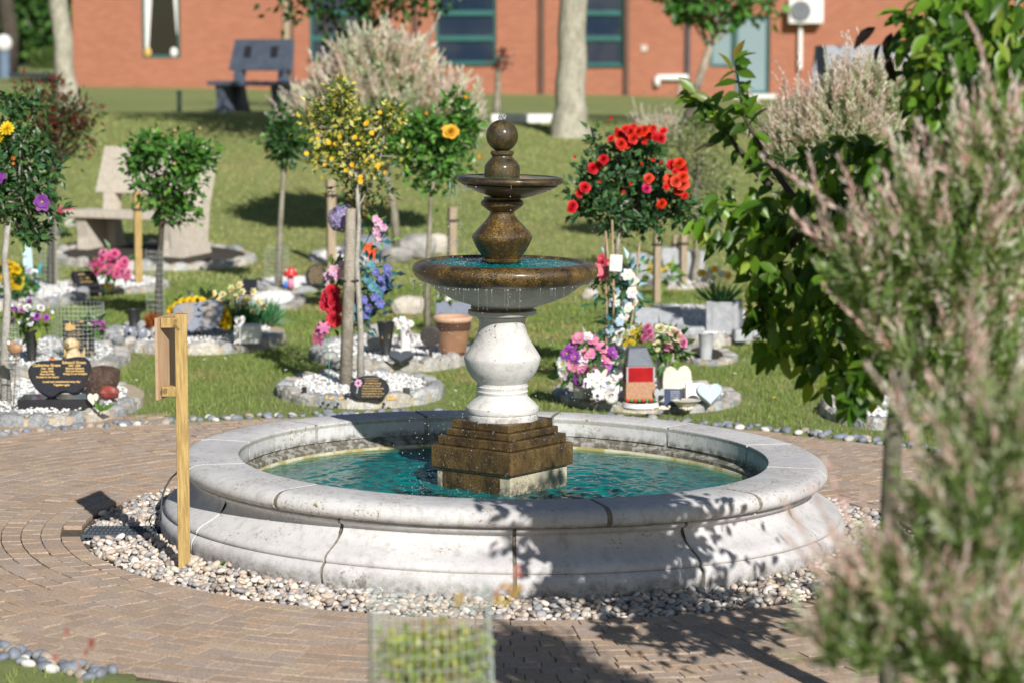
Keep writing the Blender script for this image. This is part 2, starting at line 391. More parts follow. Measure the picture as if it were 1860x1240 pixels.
def leaves(P, T, N, L, W, tmpl):
    P = np.asarray(P); T = unit(np.asarray(T)); N = np.asarray(N); N = unit(N - T * (N * T).sum(1, keepdims=True)); B = np.cross(T, N)
    tv, tf = tmpl; n = len(P); k = len(tv)
    L = np.broadcast_to(np.asarray(L, dtype=float), (n,))[:, None, None]; W = np.broadcast_to(np.asarray(W, dtype=float), (n,))[:, None, None]
    V = P[:, None, :] + tv[None, :, 0:1] * W * B[:, None, :] + tv[None, :, 1:2] * L * T[:, None, :] + tv[None, :, 2:3] * L * N[:, None, :]
    F = tf[None] + (np.arange(n) * k)[:, None, None]
    return V.reshape(-1, 3), F.reshape(-1, tf.shape[1]), k
def rnd(n, s=1.0): return rng.normal(size=(n, 3)) * s
def palette(cols, n, jit=0.15):
    cols = np.array(cols); c = cols[rng.integers(0, len(cols), n)]
    return np.clip(c * (1 + rng.normal(size=(n, 1)) * jit), 0.002, 0.95)

# ------------------------------------------------------------------ flowers: one mesh per kind, reused
BLOOMS = {}
def bloom_mesh(kind, col, var=0):
    key = (kind, col, var)
    if key in BLOOMS: return BLOOMS[key]
    mb = MB(); rr = random.Random(hash(key) % 9999)
    def petal(a, r0, r1, tilt, wd, c, curl=0.3):
        mb.col = tuple(min(.95, max(.003, x * rr.uniform(.82, 1.18))) for x in c)
        vs = []; nU, nV = 3, 4
        for j in range(nV):
            t = j / (nV - 1); rad = r0 + (r1 - r0) * t; ww = wd * math.sin(math.pi * (0.18 + 0.68 * t))
            for i in range(nU):
                s = (i / (nU - 1) - .5) * 2
                x = rad * math.cos(tilt) ; z = rad * math.sin(tilt) - curl * wd * (t ** 2) * .5 + .22 * wd * s * s
                y = s * ww
                vs.append((x * math.cos(a) - y * math.sin(a), x * math.sin(a) + y * math.cos(a), z))
        mb.add(vs, [(j * nU + i, j * nU + i + 1, (j + 1) * nU + i + 1, (j + 1) * nU + i) for j in range(nV - 1) for i in range(nU - 1)])
    if kind == 'rose':
        for ring, (n, tilt, r1, wd) in enumerate(((5, .15, 1.0, .62), (5, .55, .85, .55), (5, .95, .7, .42), (4, 1.25, .6, .3), (3, 1.45, .5, .2))):
            for k in range(n): petal(2 * math.pi * k / n + ring * .6 + rr.uniform(-.15, .15), 0.05, r1 * rr.uniform(.9, 1.08), tilt, wd, tuple(x * (1 - .09 * ring) for x in col), .35)
    elif kind == 'open':
        for ring, (n, tilt, r1, wd) in enumerate(((6, .2, 1.0, .42), (5, .5, .75, .36))):
            for k in range(n): petal(2 * math.pi * k / n + ring * .5, 0.05, r1 * rr.uniform(.85, 1.1), tilt, wd, col, .25)
        mb.col = (.6, .5, .1); mb.ball((0, 0, .12), .16, 6, 4)
    elif kind == 'mum':
        for ring in range(5):
            n = 12 - ring * 2
            for k in range(n): petal(2 * math.pi * k / n + ring * .3, 0.05, (1 - ring * .13) * rr.uniform(.88, 1.08), .1 + ring * .3, .2, col, .2)
    elif kind == 'tulip':
        for k in range(6): petal(2 * math.pi * k / 6 + (k % 2) * .1, 0.25, 1.3, 1.15, .42, col, .5)
    elif kind == 'lily':
        for k in range(6): petal(2 * math.pi * k / 6, 0.05, 1.1 * rr.uniform(.9, 1.1), .3, .28, col, .7)
        mb.col = (.5, .35, .1); mb.ball((0, 0, .15), .09, 6, 4)
    elif kind == 'trumpet':
        for k in range(6): petal(2 * math.pi * k / 6, 0.05, 1.0, .1, .34, col, .2)
        mb.col = (.85, .45, .02); mb.lathe([(.12, 0), (.22, .35), (.34, .5), (.28, .5), (.1, .1)], 8)
    elif kind == 'puff':
        mb.col = tuple(x * .8 for x in col); mb.ball((0, 0, 0), .82, 14, 10)
        for k in range(150):
            z = rr.uniform(-1, 1); a = rr.uniform(0, 6.28); q = math.sqrt(1 - z * z); d = Vector((q * math.cos(a), q * math.sin(a), z))
            mb.col = tuple(x * rr.uniform(.7, 1.2) for x in col); u = d.orthogonal().normalized(); v = d.cross(u); s = .24
            p = d * rr.uniform(.82, 1.0)
            for m in range(4):
                an = m * 1.571 + k; e = u * math.cos(an) + v * math.sin(an); g = u * math.cos(an + .8) + v * math.sin(an + .8)
                mb.add([p, p + e * s + d * .03, p + (e + g) * s * .75 + d * .06, p + g * s + d * .03], [(0, 1, 2, 3)])
    me = bpy.data.meshes.new('bloom'); me.from_pydata([tuple(v) for v in mb.v], [], mb.f)
    a = me.color_attributes.new('Col', 'FLOAT_COLOR', 'POINT'); c = np.ones((len(mb.v), 4), dtype=np.float32); c[:, :3] = np.array(mb.c); a.data.foreach_set('color', c.ravel())
    me.materials.append(PETAL); me.polygons.foreach_set('use_smooth', np.ones(len(me.polygons), dtype=bool)); me.update()
    BLOOMS[key] = me; return me
def bloom(parent, loc, r, kind, col, nrm=(0, -.7, .7), name='bloom'):
    q = Vector(nrm).to_track_quat('Z', 'Y').to_euler()
    o = link(name, bloom_mesh(kind, col, random.randrange(3)), parent, loc, q, r); return o
def leafpuff(name, parent, centers, spread, n, L, W, cols, tmpl=LT_SIMPLE, mat=None, up=0.3, loc=(0, 0, 0)):
    C = np.asarray(centers); i = rng.integers(0, len(C), n)
    off = rnd(n) * np.asarray(spread); P = C[i] + off
    T = unit(off + rnd(n, np.mean(spread) * .7)) + np.array([0, 0, up * .4]); N = rnd(n) * .6 + np.array([0.15, -.35, .8])
    V, F, k = leaves(P, T, N, L * rng.uniform(.65, 1.2, n), W * rng.uniform(.7, 1.15, n), tmpl)
    col = np.repeat(palette(cols, n), k, axis=0)
    return link(name, npmesh(name, V, F, mat or LEAF, col), parent, loc)
def text(body, size, mat, parent, loc, rot=(R(90), 0, 0), align='CENTER', name='lettering', ext=0.0008, bold=0.0):
    cu = bpy.data.curves.new(name, 'FONT'); cu.body = body; cu.size = size; cu.align_x = align; cu.align_y = 'CENTER'
    cu.extrude = ext; cu.offset = bold; cu.resolution_u = 3; cu.space_line = 0.95
    o = bpy.data.objects.new('tmp', cu); COL.objects.link(o)
    dg = bpy.context.evaluated_depsgraph_get(); me = bpy.data.meshes.new_from_object(o.evaluated_get(dg))
    bpy.data.objects.remove(o); me.materials.clear(); me.materials.append(mat)
    return link(name, me, parent, loc, rot)
#@@SECTION2
# ================================================================== SETTING: ground
PCX, PCY, PCR = -0.10, 0.30, 3.40            # paved circle, widened towards the camera by a second one
PDX, PDY, PDR = 0.52, -0.12, 3.36
def outside(x, y):
    return np.minimum(np.hypot(x - PCX, y - PCY) - PCR, np.hypot(x - PDX, y - PDY) - PDR)
def terr_np(x, y):
    def ss(a, b, t):
        t = np.clip((t - a) / (b - a), 0, 1); return t * t * (3 - 2 * t)
    d = y + 12
    h = 1.12 * ss(25.0, 37.5, d) - TILT * x - 0.0042 * np.clip(d - 37.5, 0, 40)
    return h + 0.012 * np.sin(x * 1.3 + y * .7) * ss(3.6, 6, np.hypot(x, y))
xs = np.concatenate([np.array([-300, -150, -80, -50, -35, -25, -18, -13, -10, -8, -6.5]), np.arange(-5.5, 5.51, 0.1), np.array([6.5, 8, 10, 13, 18, 25, 35, 50, 80, 150, 300])])
ys = np.concatenate([np.array([-60, -30, -18, -12, -10, -8, -6.5]), np.arange(-5.5, 5.51, 0.1), np.arange(6, 30, 0.5), np.arange(30, 60, 2), np.array([60, 66, 72, 80, 90, 120, 180, 300, 500])])
X, Y = np.meshgrid(xs, ys); Z = terr_np(X, Y)
inside = outside(X, Y) < -0.05
Z = np.where(inside, Z - 0.09, Z - 0.004)
nx, ny = len(xs), len(ys); ii = np.arange(nx * ny).reshape(ny, nx)
F = np.stack([ii[:-1, :-1].ravel(), ii[:-1, 1:].ravel(), ii[1:, 1:].ravel(), ii[1:, :-1].ravel()], 1)
props(link('ground', npmesh('ground', np.stack([X, Y, Z], -1), F, LAWN, smooth=True)), kind='structure')
# sand under the paving, darker bed under the pebbles
mb = MB(); mb.lathe([(0.0, -0.05), (1.92, -0.05), (1.93, -0.017), (2.2, -0.017), (2.2, -.06)], 96, cap=False); mb.lathe([(2.15, -0.0172), (PCR, -0.0172), (PCR, -0.08)], 96, (PCX, PCY, 0), cap=False)
mb.lathe([(0.0, -0.051), (1.92, -0.051), (2.6, -0.0175), (PDR, -0.0175), (PDR, -0.08)], 96, (PDX, PDY, 0), cap=False); o = mb.build('paving_bed', SAND, None, True, angle=40); o.rotation_euler.y = TILT; props(o, kind='structure')
# paving blocks, laid in rings round the pool
V = []; F = []; C = []; base = 0
r = 1.935; bw = 0.088; cols = np.array([(.46, .34, .25), (.42, .31, .23), (.48, .365, .265), (.42, .325, .25), (.47, .335, .235), (.43, .335, .27)])
while r < 4.1:
    off = random.random() * 6.28; edges = [0.0]; per_ = 2 * math.pi
    while edges[-1] < per_ - .12 / r: edges.append(edges[-1] + random.choice((.088, .112, .112, .138)) * random.uniform(.97, 1.03) / (r + bw / 2))
    edges[-1] = per_; n = len(edges) - 1
    for k in range(n):
        a0 = off + edges[k]; a1 = off + edges[k + 1]; am = (a0 + a1) / 2; rm = r + bw / 2
        cx, cy = rm * math.cos(am), rm * math.sin(am)
        if outside(cx, cy) > -0.05 and not (cx < -2 and cy > 1.2 and math.hypot(cx - PCX, cy - PCY) < PCR + .5): continue
        if cx > -2.0 and cx < 0 and -0.36 < cy < -0.14: continue
        g = 0.0014 + random.random() * 0.0014; da = g / rm; zt = random.gauss(0, 0.0012); t1, t2 = random.gauss(0, .001), random.gauss(0, .001)
        for (ins, z) in ((0, -0.03), (0, -0.0016), (0.002, 0)):
            for (rr_, aa, s1, s2) in ((r + g + ins, a0 + da + ins / rm, -1, -1), (r + g + ins, a1 - da - ins / rm, -1, 1), (r + bw - g - ins, a1 - da - ins / rm, 1, 1), (r + bw - g - ins, a0 + da + ins / rm, 1, -1)):
                V.append((rr_ * math.cos(aa), rr_ * math.sin(aa), z + (zt + t1 * s1 + t2 * s2 if z > -.02 else 0)))
        for j in (0, 1):
            for i in range(4): F.append((base + j * 4 + i, base + j * 4 + (i + 1) % 4, base + j * 4 + 4 + (i + 1) % 4, base + j * 4 + 4 + i)[::-1])
        F.append((base + 8, base + 11, base + 10, base + 9)[::-1][::-1][::-1]); base += 12
        c = cols[random.randrange(6)] * random.uniform(.86, 1.02); C += [c] * 12
    r += bw
o = link('brick_paving', npmesh('brick_paving', V, F, BLOCK, np.array(C))); o.rotation_euler.y = TILT; props(o, kind='structure')
# road and verge far behind on the left
def strip(name, x0, x1, y0, y1, mat, dz=0.012, n=12):
    xs_ = np.linspace(x0, x1, n); ys_ = np.linspace(y0, y1, n); X, Y = np.meshgrid(xs_, ys_); Z = terr_np(X, Y) + dz
    ii = np.arange(n * n).reshape(n, n); F = np.stack([ii[:-1, :-1].ravel(), ii[:-1, 1:].ravel(), ii[1:, 1:].ravel(), ii[1:, :-1].ravel()], 1)
    return props(link(name, npmesh(name, np.stack([X, Y, Z], -1), F, mat)), kind='structure')
ASPH = plain('asphalt', (0.05, 0.052, 0.058), (0.038, 0.04, 0.045), 3, 0.85, 0.1)
PATHM = plain('pale_path_surface', (0.42, 0.37, 0.37), (0.36, 0.32, 0.31), 2, 0.9, 0.1)
strip('road', -60, 40, 66, 76, ASPH); strip('path', -60, -13.2, 92, 140, PATHM, 0.03)
# ------------------------------------------------------------------ pebbles
def ico():
    import bmesh
    bm = bmesh.new(); bmesh.ops.create_icosphere(bm, subdivisions=2, radius=1); v = np.array([tuple(x.co) for x in bm.verts]); f = np.array([[q.index for q in p.verts] for p in bm.faces]); bm.free(); return v, f
ICV, ICF = ico()
def rotmats(n, tilt):
    a = rng.uniform(0, 2 * np.pi, n); b = rng.normal(0, tilt, n); c = rng.normal(0, tilt, n)
    ca, sa, cb, sb, cc, sc_ = np.cos(a), np.sin(a), np.cos(b), np.sin(b), np.cos(c), np.sin(c)
    O, I = np.zeros(n), np.ones(n)
    Rz = np.stack([ca, -sa, O, sa, ca, O, O, O, I], 1).reshape(n, 3, 3); Rx = np.stack([I, O, O, O, cb, -sb, O, sb, cb], 1).reshape(n, 3, 3)
    Ry = np.stack([cc, O, sc_, O, I, O, -sc_, O, cc], 1).reshape(n, 3, 3); return Rz @ Rx @ Ry
PEBC = [(.56, .49, .41), (.62, .57, .51), (.46, .40, .35), (.55, .44, .36), (.38, .36, .35), (.68, .64, .59), (.50, .39, .32), (.28, .28, .29), (.60, .50, .39), (.33, .27, .23), (.50, .48, .46)]
def pebbles(P, size, tilt=0.35, cols=PEBC):
    n = len(P); k = len(ICV); s = size[:, None] * np.stack([rng.uniform(.85, 1.2, n), rng.uniform(.62, .9, n), rng.uniform(.42, .62, n)], 1)
    ph = rng.uniform(0, 6.28, (n, 1)); d = ICV[None] * (1 + .13 * np.sin(ICV[None, :, 0] * 2.3 + ph)[..., None] * np.array([1, .6, .3]) + .08 * np.cos(ICV[None, :, 1] * 3 + ph * 2)[..., None])
    V = np.einsum('nij,nkj->nki', rotmats(n, tilt), d * s[:, None, :]) + P[:, None, :]
    F = ICF[None] + (np.arange(n) * k)[:, None, None]
    return V.reshape(-1, 3), F.reshape(-1, 3), np.repeat(palette(cols, n, .1), k, axis=0)
pts = []
for layer, (z, step) in enumerate(((-0.035, .033), (-0.012, .036), (0.004, .055))):
    rr_ = 1.50
    while rr_ < 1.945:
        m_ = int(2 * math.pi * rr_ / step); o_ = random.random()
        for k in range(m_):
            a = 2 * math.pi * (k + o_ + random.uniform(-.3, .3)) / m_; q = rr_ + random.uniform(-.012, .012)
            xx, yy = q * math.cos(a), q * math.sin(a)
            if q > 1.90 and layer: continue
            if -1.93 < xx < -1.53 and -0.375 < yy < -0.13: continue
            zz = z + .012 * mnoise.noise(Vector((xx * 4, yy * 4, 0))) + (0.01 if q < 1.7 else 0)
            pts.append((xx, yy, zz + random.uniform(-.005, .005)))
        rr_ += step * .82
pts = np.array(pts); V, F, C = pebbles(pts, rng.uniform(.011, .025, len(pts)))
o = link('pebble_gravel', npmesh('pebble_gravel', V, F, PEBBLE, C, True)); o.rotation_euler.y = TILT; props(o, kind='stuff')
# cobbles edging the lawn: single stones, copied from a dozen shapes
cob = []
for k in range(12):
    V, F, C = pebbles(np.zeros((1, 3)), np.array([.045]), .2, [(.52, .49, .44), (.44, .36, .29), (.24, .26, .29), (.60, .58, .54), (.34, .29, .25), (.18, .20, .24), (.40, .38, .36)])
    cob.append(npmesh('cobble', V, F, PEBBLE, C, True))
def cobble(x, y, s, label, group, dz=0.0):
    o = link('cobble', random.choice(cob), None, (x, y, terr(x, y) + .004 * s + dz), (random.uniform(-.3, .3), random.uniform(-.3, .3), random.uniform(0, 6)), s)
    props(o, label, 'cobble', group)
for a in np.arange(R(32), R(150), 0.0235):
    for q in (0, 1, 2):
        if q == 2 and random.random() < .55: continue
        rr_ = PCR + .02 + q * .055 + random.uniform(-.02, .02); aa = a + random.uniform(-.008, .008)
        if aa > R(125) : rr_ += (aa - R(125)) * .55
        cobble(PCX + rr_ * math.cos(aa), PCY + rr_ * math.sin(aa), random.uniform(.42, .9), 'smooth cobble in the row edging the lawn behind the paving', 'cobbles edging the lawn behind the fountain')
for a in np.arange(R(212), R(236), 0.019):
    for q in (0, 1, 2):
        rr_ = PDR + .01 + q * .05 + random.uniform(-.02, .02); aa = a + random.uniform(-.008, .008)
        cobble(PDX + rr_ * math.cos(aa), PDY + rr_ * math.sin(aa), random.uniform(.5, .95), 'smooth cobble in the near row at the bottom left edge of the paving', 'cobbles edging the near lawn')

# ================================================================== FOUNTAIN
ft = thing('fountain', (0, 0, 0), 'three tiered stone water fountain standing in a wide round pale stone pool of turquoise water', 'fountain')
SEG = 12
basin = MB().lathe([(1.20, 0.20), (1.20, 0.236), (1.232, 0.240), (1.232, 0.351), (1.42, 0.3515), (1.453, .3465), (1.475, .335), (1.487, .319), (1.490, .302), (1.482, .288), (1.466, .2775), (1.44, .266), (1.443, .262), (1.435, .252), (1.417, .243), (1.412, .234), (1.414, .222), (1.424, .204), (1.441, .186), (1.468, .167), (1.498, .150), (1.526, .137), (1.545, .122), (1.548, .106), (1.572, .080), (1.576, .062), (1.574, .040), (1.567, .015), (1.56, -.05)], 144, cap=False).build('basin', MORT, ft, True, angle=50)
basin.rotation_euler.y = TILT
COPP = [(1.218, .262), (1.222, .35), (1.232, .354), (1.42, .354), (1.455, .350), (1.478, .338), (1.491, .32), (1.494, .302), (1.487, .286), (1.472, .276), (1.44, .272), (1.40, .272)]
BODP = [(1.40, .271), (1.447, .270), (1.451, .262), (1.447, .252), (1.436, .247), (1.424, .243), (1.419, .234), (1.421, .222), (1.430, .206), (1.447, .189), (1.472, .172), (1.502, .156), (1.530, .143), (1.549, .130), (1.558, .116), (1.557, .106), (1.551, .101), (1.563, .096), (1.577, .082), (1.582, .062), (1.581, .040), (1.574, .015), (1.568, -.05)]
for k in range(SEG):
    a0 = R(-90 - 13 + 30.3 * k); g = 0.004 + random.random() * .003
    p = [(r_ + random.uniform(-.001, .001), z_ ) for r_, z_ in COPP]
    o = MB().lathe(p, 22, a0=a0 + g, a1=a0 + R(30) - g).build('coping_stone', COPE, basin, True, angle=46)
    o.rotation_euler = (random.uniform(-.0008, .0008), random.uniform(-.0008, .0008), 0)
    a0 = R(-90 + 2 + 30 * k); g = 0.0038 + random.random() * .002
    MB().lathe(BODP, 22, a0=a0 + g, a1=a0 + R(30) - g).build('wall_panel', CAST, basin, True, angle=46)
LIN = [(1.2195, .345), (1.224, .30), (1.226, .25), (1.222, .243), (1.20, .239), (1.190, .232), (1.188, .12)]
MB().lathe(LIN, 144, cap=False).build('basin_lining', INNER, basin, True, angle=40)
def stain_mat():
    m, n, b, o = newmat('ochre_waterline_stain'); co = coord(n)
    c = mixc(n, ramp(n, noise(n, co, 8, 5, .7), .4, .6), (0.33, 0.27, 0.09), (0.55, 0.52, 0.38))
    n.links.new(c, b.inputs['Base Color']); b.inputs['Roughness'].default_value = .5; return m
MB().lathe([(1.189, .216), (1.184, .213), (1.182, .19)], 144, cap=False).build('waterline_stain', stain_mat(), basin, True)
# pool water with ripples
nr, na = 120, 420
rr_ = np.linspace(0.0, 1.192, nr); aa = np.linspace(0, 2 * np.pi, na, endpoint=False)
Rr, Aa = np.meshgrid(rr_, aa, indexing='ij'); X = Rr * np.cos(Aa); Y = Rr * np.sin(Aa); Z = np.zeros_like(X)
for k in range(44):
    t = rng.uniform(0, 6.28); q = .42 + rng.normal(0, .05) if k < 34 else rng.uniform(.2, 1.1); sx, sy = q * math.cos(t), q * math.sin(t)
    dd = np.hypot(X - sx, Y - sy); wl = rng.uniform(.05, .14); Z += rng.uniform(.4, 1) * .0021 * np.sin(dd / wl * 6.283 + rng.uniform(0, 6)) * np.exp(-dd / rng.uniform(.25, .6))
Z += 0.0009 * np.sin(X * 40 + 3 * np.sin(Y * 9)) * np.sin(Y * 55 + 2 * np.sin(X * 13))
ii = np.arange(nr * na).reshape(nr, na); F = np.stack([ii[:-1].ravel(), ii[1:].ravel(), np.roll(ii, -1, 1)[1:].ravel(), np.roll(ii, -1, 1)[:-1].ravel()], 1)
o = link('water', npmesh('water', np.stack([X, Y, Z], -1), F, WATER, smooth=True), None, (0, 0, .203)); props(o, kind='structure'); o.rotation_euler.y = TILT
# plinth
plinth = MB(); PR = R(52.5)
def sq(s, z0, z1, mat, nm, par, bev=.006):
    return MB().box((0, 0, (z0 + z1) / 2), (s, s, z1 - z0), PR).build(nm, mat, par, bevel=bev)
pl = sq(.472, .296, .402, PLIN, 'plinth', ft, .008)
sq(.425, .4025, .444, PLIN, 'plinth_step', pl); sq(.372, .4445, .478, PLIN, 'plinth_step', pl); sq(.336, .4785, .516, PLIN, 'plinth_top', pl)
OCH = stone_mat('ochre_stained_footing', (.60, .54, .38), 1.0, .17, .30, .4)
sq(.432, .05, .294, OCH, 'plinth_footing', pl)
mb = MB()
cs, sn = math.cos(PR), math.sin(PR)
for (u0, u1) in ((-.155, -.075), (-.07, .175)):       # dark thin tiles on the left-hand face of the footing
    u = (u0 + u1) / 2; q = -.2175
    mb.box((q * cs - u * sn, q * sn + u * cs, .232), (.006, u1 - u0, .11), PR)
mb.build('dark_tile', PLIN, pl)
# pedestal, bowls, vase, finial: z from the height seen on the axis
def zc(py, d=12.0): return at(912, py, d).z
def prof(pts, d=12.0): return [(h * d / FPX, zc(y, d)) for y, h in pts]
col = [(771, 66), (767, 66.5), (750, 65.5), (748.5, 64), (747, 66), (742, 67.5), (737, 66.5), (731, 61), (724, 53), (718, 47), (714, 45.5), (712, 46.5), (709, 47.5), (706, 46), (703, 46.5), (700, 47.5), (698, 46), (694, 46), (689, 50), (682, 57), (672, 63.5), (662, 67.5), (653, 69.5), (649, 70), (646, 69), (640, 65.5), (630, 59), (618, 51.5), (606, 46), (594, 43), (583, 42), (579, 43.5), (576, 46.5), (572.5, 46.5), (571.5, 60), (569, 62.5), (563.5, 62.5), (562.5, 56), (556, 56), (555, 50)]
MB().lathe(prof(col), 72).build('pedestal', COLUMN, ft, True, angle=28)
MB().lathe(prof([(772.5, 66.6), (769.0, 66.8), (766.5, 67.0), (766.2, 60)]), 72, cap=False).build('base_grime', PLIN, ft, True)
MB().lathe(prof([(563.2, 57.2), (556.6, 57.4)]), 48, cap=False).build('neck_band', PLIN, ft, True)
lb = MB().lathe(prof([(556, 60), (552.5, 66), (549, 79), (543, 97), (535, 113), (526, 127), (517, 137), (509, 142), (500, 140)]), 96).build('lower_bowl', BOWLW, ft, True, angle=40)
rim = prof([(512, 140), (513, 146), (511, 153), (507, 160), (500, 166), (493, 169.5), (486, 169.5), (480, 165), (476.5, 158), (474.5, 150), (474.5, 143), (476, 140.5), (480, 139), (495, 120)])
rimo = MB().lathe(rim, 120, cap=False).build('bowl_rim', WET, lb, True, angle=60)
for o in (lb,): o.rotation_euler.y = .012
wz = zc(478.5)
X = Rr / 1.192 * .355 * np.cos(Aa); Y = Rr / 1.192 * .355 * np.sin(Aa); Z = np.zeros_like(X)
for k in range(26):
    t = rng.uniform(0, 6.28); q = rng.uniform(.1, .24); dd = np.hypot(X - q * math.cos(t), Y - q * math.sin(t)); wl = rng.uniform(.018, .04)
    Z += rng.uniform(.4, 1) * .0017 * np.sin(dd / wl * 6.283 + k) * np.exp(-dd / .12)
link('bowl_water', npmesh('bowl_water', np.stack([X, Y, Z], -1), F, WATER, smooth=True), ft, (0, 0, wz), (0, .012, 0))
vase = [(479, 30), (474, 37), (471, 38), (469, 33), (463, 38), (455, 44), (446, 49), (438, 53), (432, 55), (429.5, 55.3), (427, 54), (420, 48.5), (411, 40), (403, 32.5), (396, 26.5), (391, 23.5), (388, 22), (385, 22.5), (382, 27), (377, 34), (373.5, 38), (370, 39), (366, 38.5), (363, 35), (361.5, 33), (358, 33.5)]
MB().lathe(prof(vase), 64).build('vase', WET, ft, True, angle=30)
ub = MB().lathe(prof([(359, 30), (356, 40), (351, 55), (346, 69), (341, 80), (338, 86), (335.8, 87.5), (334.3, 86), (333.8, 79), (333.2, 79)]), 96).build('upper_bowl', WETD, ft, True, angle=40); ub.rotation_euler.y = .022
MB().lathe(prof([(333.4, 80), (334.2, 88), (332.5, 94), (328.5, 97.6), (325, 97.8), (322, 95), (320.6, 90), (320.8, 86), (323, 84), (328, 70)]), 96, cap=False).build('bowl_rim', WETD, ub, True, angle=60)
mb = MB(); mb.lathe([(0, zc(322)), (.08, zc(322) + .001), (.15, zc(322)), (.214, zc(322))], 64, cap=False); o = mb.build('bowl_water', WATER, ub, True)
fin = [(325, 31), (319, 32.3), (306, 32.3), (301, 31.5), (297, 29), (293, 25.5), (289, 21.5), (286, 19), (283.5, 18.5), (282, 20), (280, 21.2), (276.5, 21.2), (275, 19.5), (274, 19.5)]
MB().lathe(prof(fin), 48).build('finial_base', BALLM, ft, True, angle=30)
cz = zc(247); br = 29.2 * 12 / FPX
MB().ball((0, 0, cz), br, 40, 28).build('finial_ball', BALLM, ft, True)
mb = MB()
for k in range(14):
    mb.ball((random.gauss(0, .006), random.gauss(0, .006), cz + br + random.uniform(-.004, .024)), random.uniform(.004, .008), 8, 6)
mb.build('water_jet', DROP, ft, True)
# falling water
P = []; S = []
zr = zc(511); R1 = .405
for k in range(96):
    a = rng.uniform(0, 6.283); q = R1 + rng.uniform(-.012, .018)
    P.append((q * math.cos(a), q * math.sin(a), zr - .004)); S.append((.0028, .0028, rng.uniform(.003, .007)))
    if rng.random() < .75:
        L = rng.uniform(.01, .10); m_ = int(L / .0075)
        for j in range(m_): P.append((q * math.cos(a) + rng.normal(0, .0006), q * math.sin(a), zr - .008 - j * .0075 - rng.uniform(0, .003))); wd_ = rng.uniform(.0006, .0012); S.append((wd_, wd_, rng.uniform(.002, .0042)))
    for j in range(rng.integers(1, 6)):
        P.append((q * math.cos(a) + rng.normal(0, .03), q * math.sin(a) + rng.normal(0, .03), rng.uniform(.22, zr))); s = rng.uniform(.0013, .0033); S.append((s, s, s * 1.2))
zr2 = zc(333)
for k in range(26):
    a = rng.uniform(2.6, 4.2) if k < 15 else rng.uniform(0, 6.283); q = .243
    L = rng.uniform(.01, .10) if k < 12 else .02
    for j in range(int(L / .006)): P.append((q * math.cos(a) + rng.normal(0, .0008), q * math.sin(a), zr2 - j * .006)); S.append((.0011, .0011, .0045))
    for j in range(7 if k < 15 else 3):
        s = rng.uniform(.0014, .0034); P.append((q * math.cos(a) * rng.uniform(.9, 1.1) + rng.normal(0, .02), q * math.sin(a) + rng.normal(0, .02), rng.uniform(zc(478), zr2))); S.append((s, s, s * 1.2))
for k in range(330):
    s = rng.uniform(.0011, .0027); a = rng.uniform(0, 6.283); q = abs(rng.normal(.42, .12)); P.append((q * math.cos(a), q * math.sin(a), rng.uniform(.21, 1.5) ** 1.0)); S.append((s, s, s))
for (sx, sy, sp_, n_, hh) in ((-.34, -.45, .05, 260, .06), (-.25, -.62, .06, 90, .02), (.1, -.6, .1, 60, .012), (-.12, -.30, .12, 60, .02), (.36, -.42, .08, 50, .02)):
    for j in range(n_):
        s = rng.uniform(.001, .0028); P.append((sx + rng.normal(0, sp_), sy + rng.normal(0, sp_ * .8), .207 + abs(rng.normal(0, hh)))); S.append((s, s, s))
for (sx, sy) in ((-.17, -.1), (.17, -.12), (-.1, .1)):
    for j in range(110):
        s = rng.uniform(.001, .0022); P.append((sx + rng.normal(0, .05), sy + rng.normal(0, .04), wz + abs(rng.normal(0, .012)))); S.append((s, s, s))
import bmesh
bm = bmesh.new(); bmesh.ops.create_icosphere(bm, subdivisions=1, radius=1); dv = np.array([tuple(x.co) for x in bm.verts]); df = np.array([[q.index for q in p.verts] for p in bm.faces]); bm.free()
P = np.array(P); S = np.array(S)
keep = (np.hypot(P[:, 0], P[:, 1]) < 1.15); P, S = P[keep], S[keep]
V = (dv[None] * S[:, None, :] + P[:, None, :]).reshape(-1, 3); F = (df[None] + (np.arange(len(P)) * len(dv))[:, None, None]).reshape(-1, 3)
props(link('water_droplets', npmesh('water_droplets', V, F, DROP, smooth=True)), kind='stuff')

# ================================================================== sign post, drain, cable, tuft
p = gnd(335, 1028)
sp = thing('sign_post', p, 'square pine post holding a thin upright board edge-on, standing in the pebbles', 'sign post')
MB().box((0, 0, .53), (.052, .052, 1.10)).build('post', WOOD, sp, bevel=.003, rot=(0, 0, .12))
a = math.atan2(.30, .075)
MB().box((-.062, .085, .895), (.30, .011, .345), a).build('board', PLYW, sp, bevel=.001)
for z in (1.045, .755):
    MB().box((-.052, -.005, z), (.062, .05, .042), .12).build('batten', WOOD, sp, bevel=.002)
p = gnd(222, 966)
dr = thing('drain_grate', (p.x, p.y, p.z + .004), 'dark slatted rectangular drain grate lying in the pebbles left of the sign post', 'drain grate')
mb = MB()
for k in range(17): mb.box((-.155 + k * .0194, 0, 0), (.007, .20, .012))
for yy in (-.10, -.033, .033, .10): mb.box((0, yy, -.001), (.33, .012, .014))
mb.build('grating', plain('dark_slate_plastic', (.085, .10, .125), (.06, .075, .095), 20, .6, .1), dr)
MB().box((0, 0, -.02), (.35, .235, .01)).build('tray', BLACK, dr)
mb = MB(); pts = [at(322, 857, 11.75), at(310, 868, 11.72), at(300, 885, 11.7), at(294, 905, 11.68), at(292, 925, 11.66), at(292, 945, 11.64)]
mb.tube(pts, .0042, 8); props(mb.build('power_cable', PLAST, None, True), 'thin black cable curving down the left side of the pool wall', 'cable')
p = gnd(410, 1033); leafc = [(.10, .22, .03), (.16, .28, .05)]
n = 26; T = np.stack([rng.normal(0, .6, n), rng.normal(0, .6, n), np.full(n, .8)], 1)
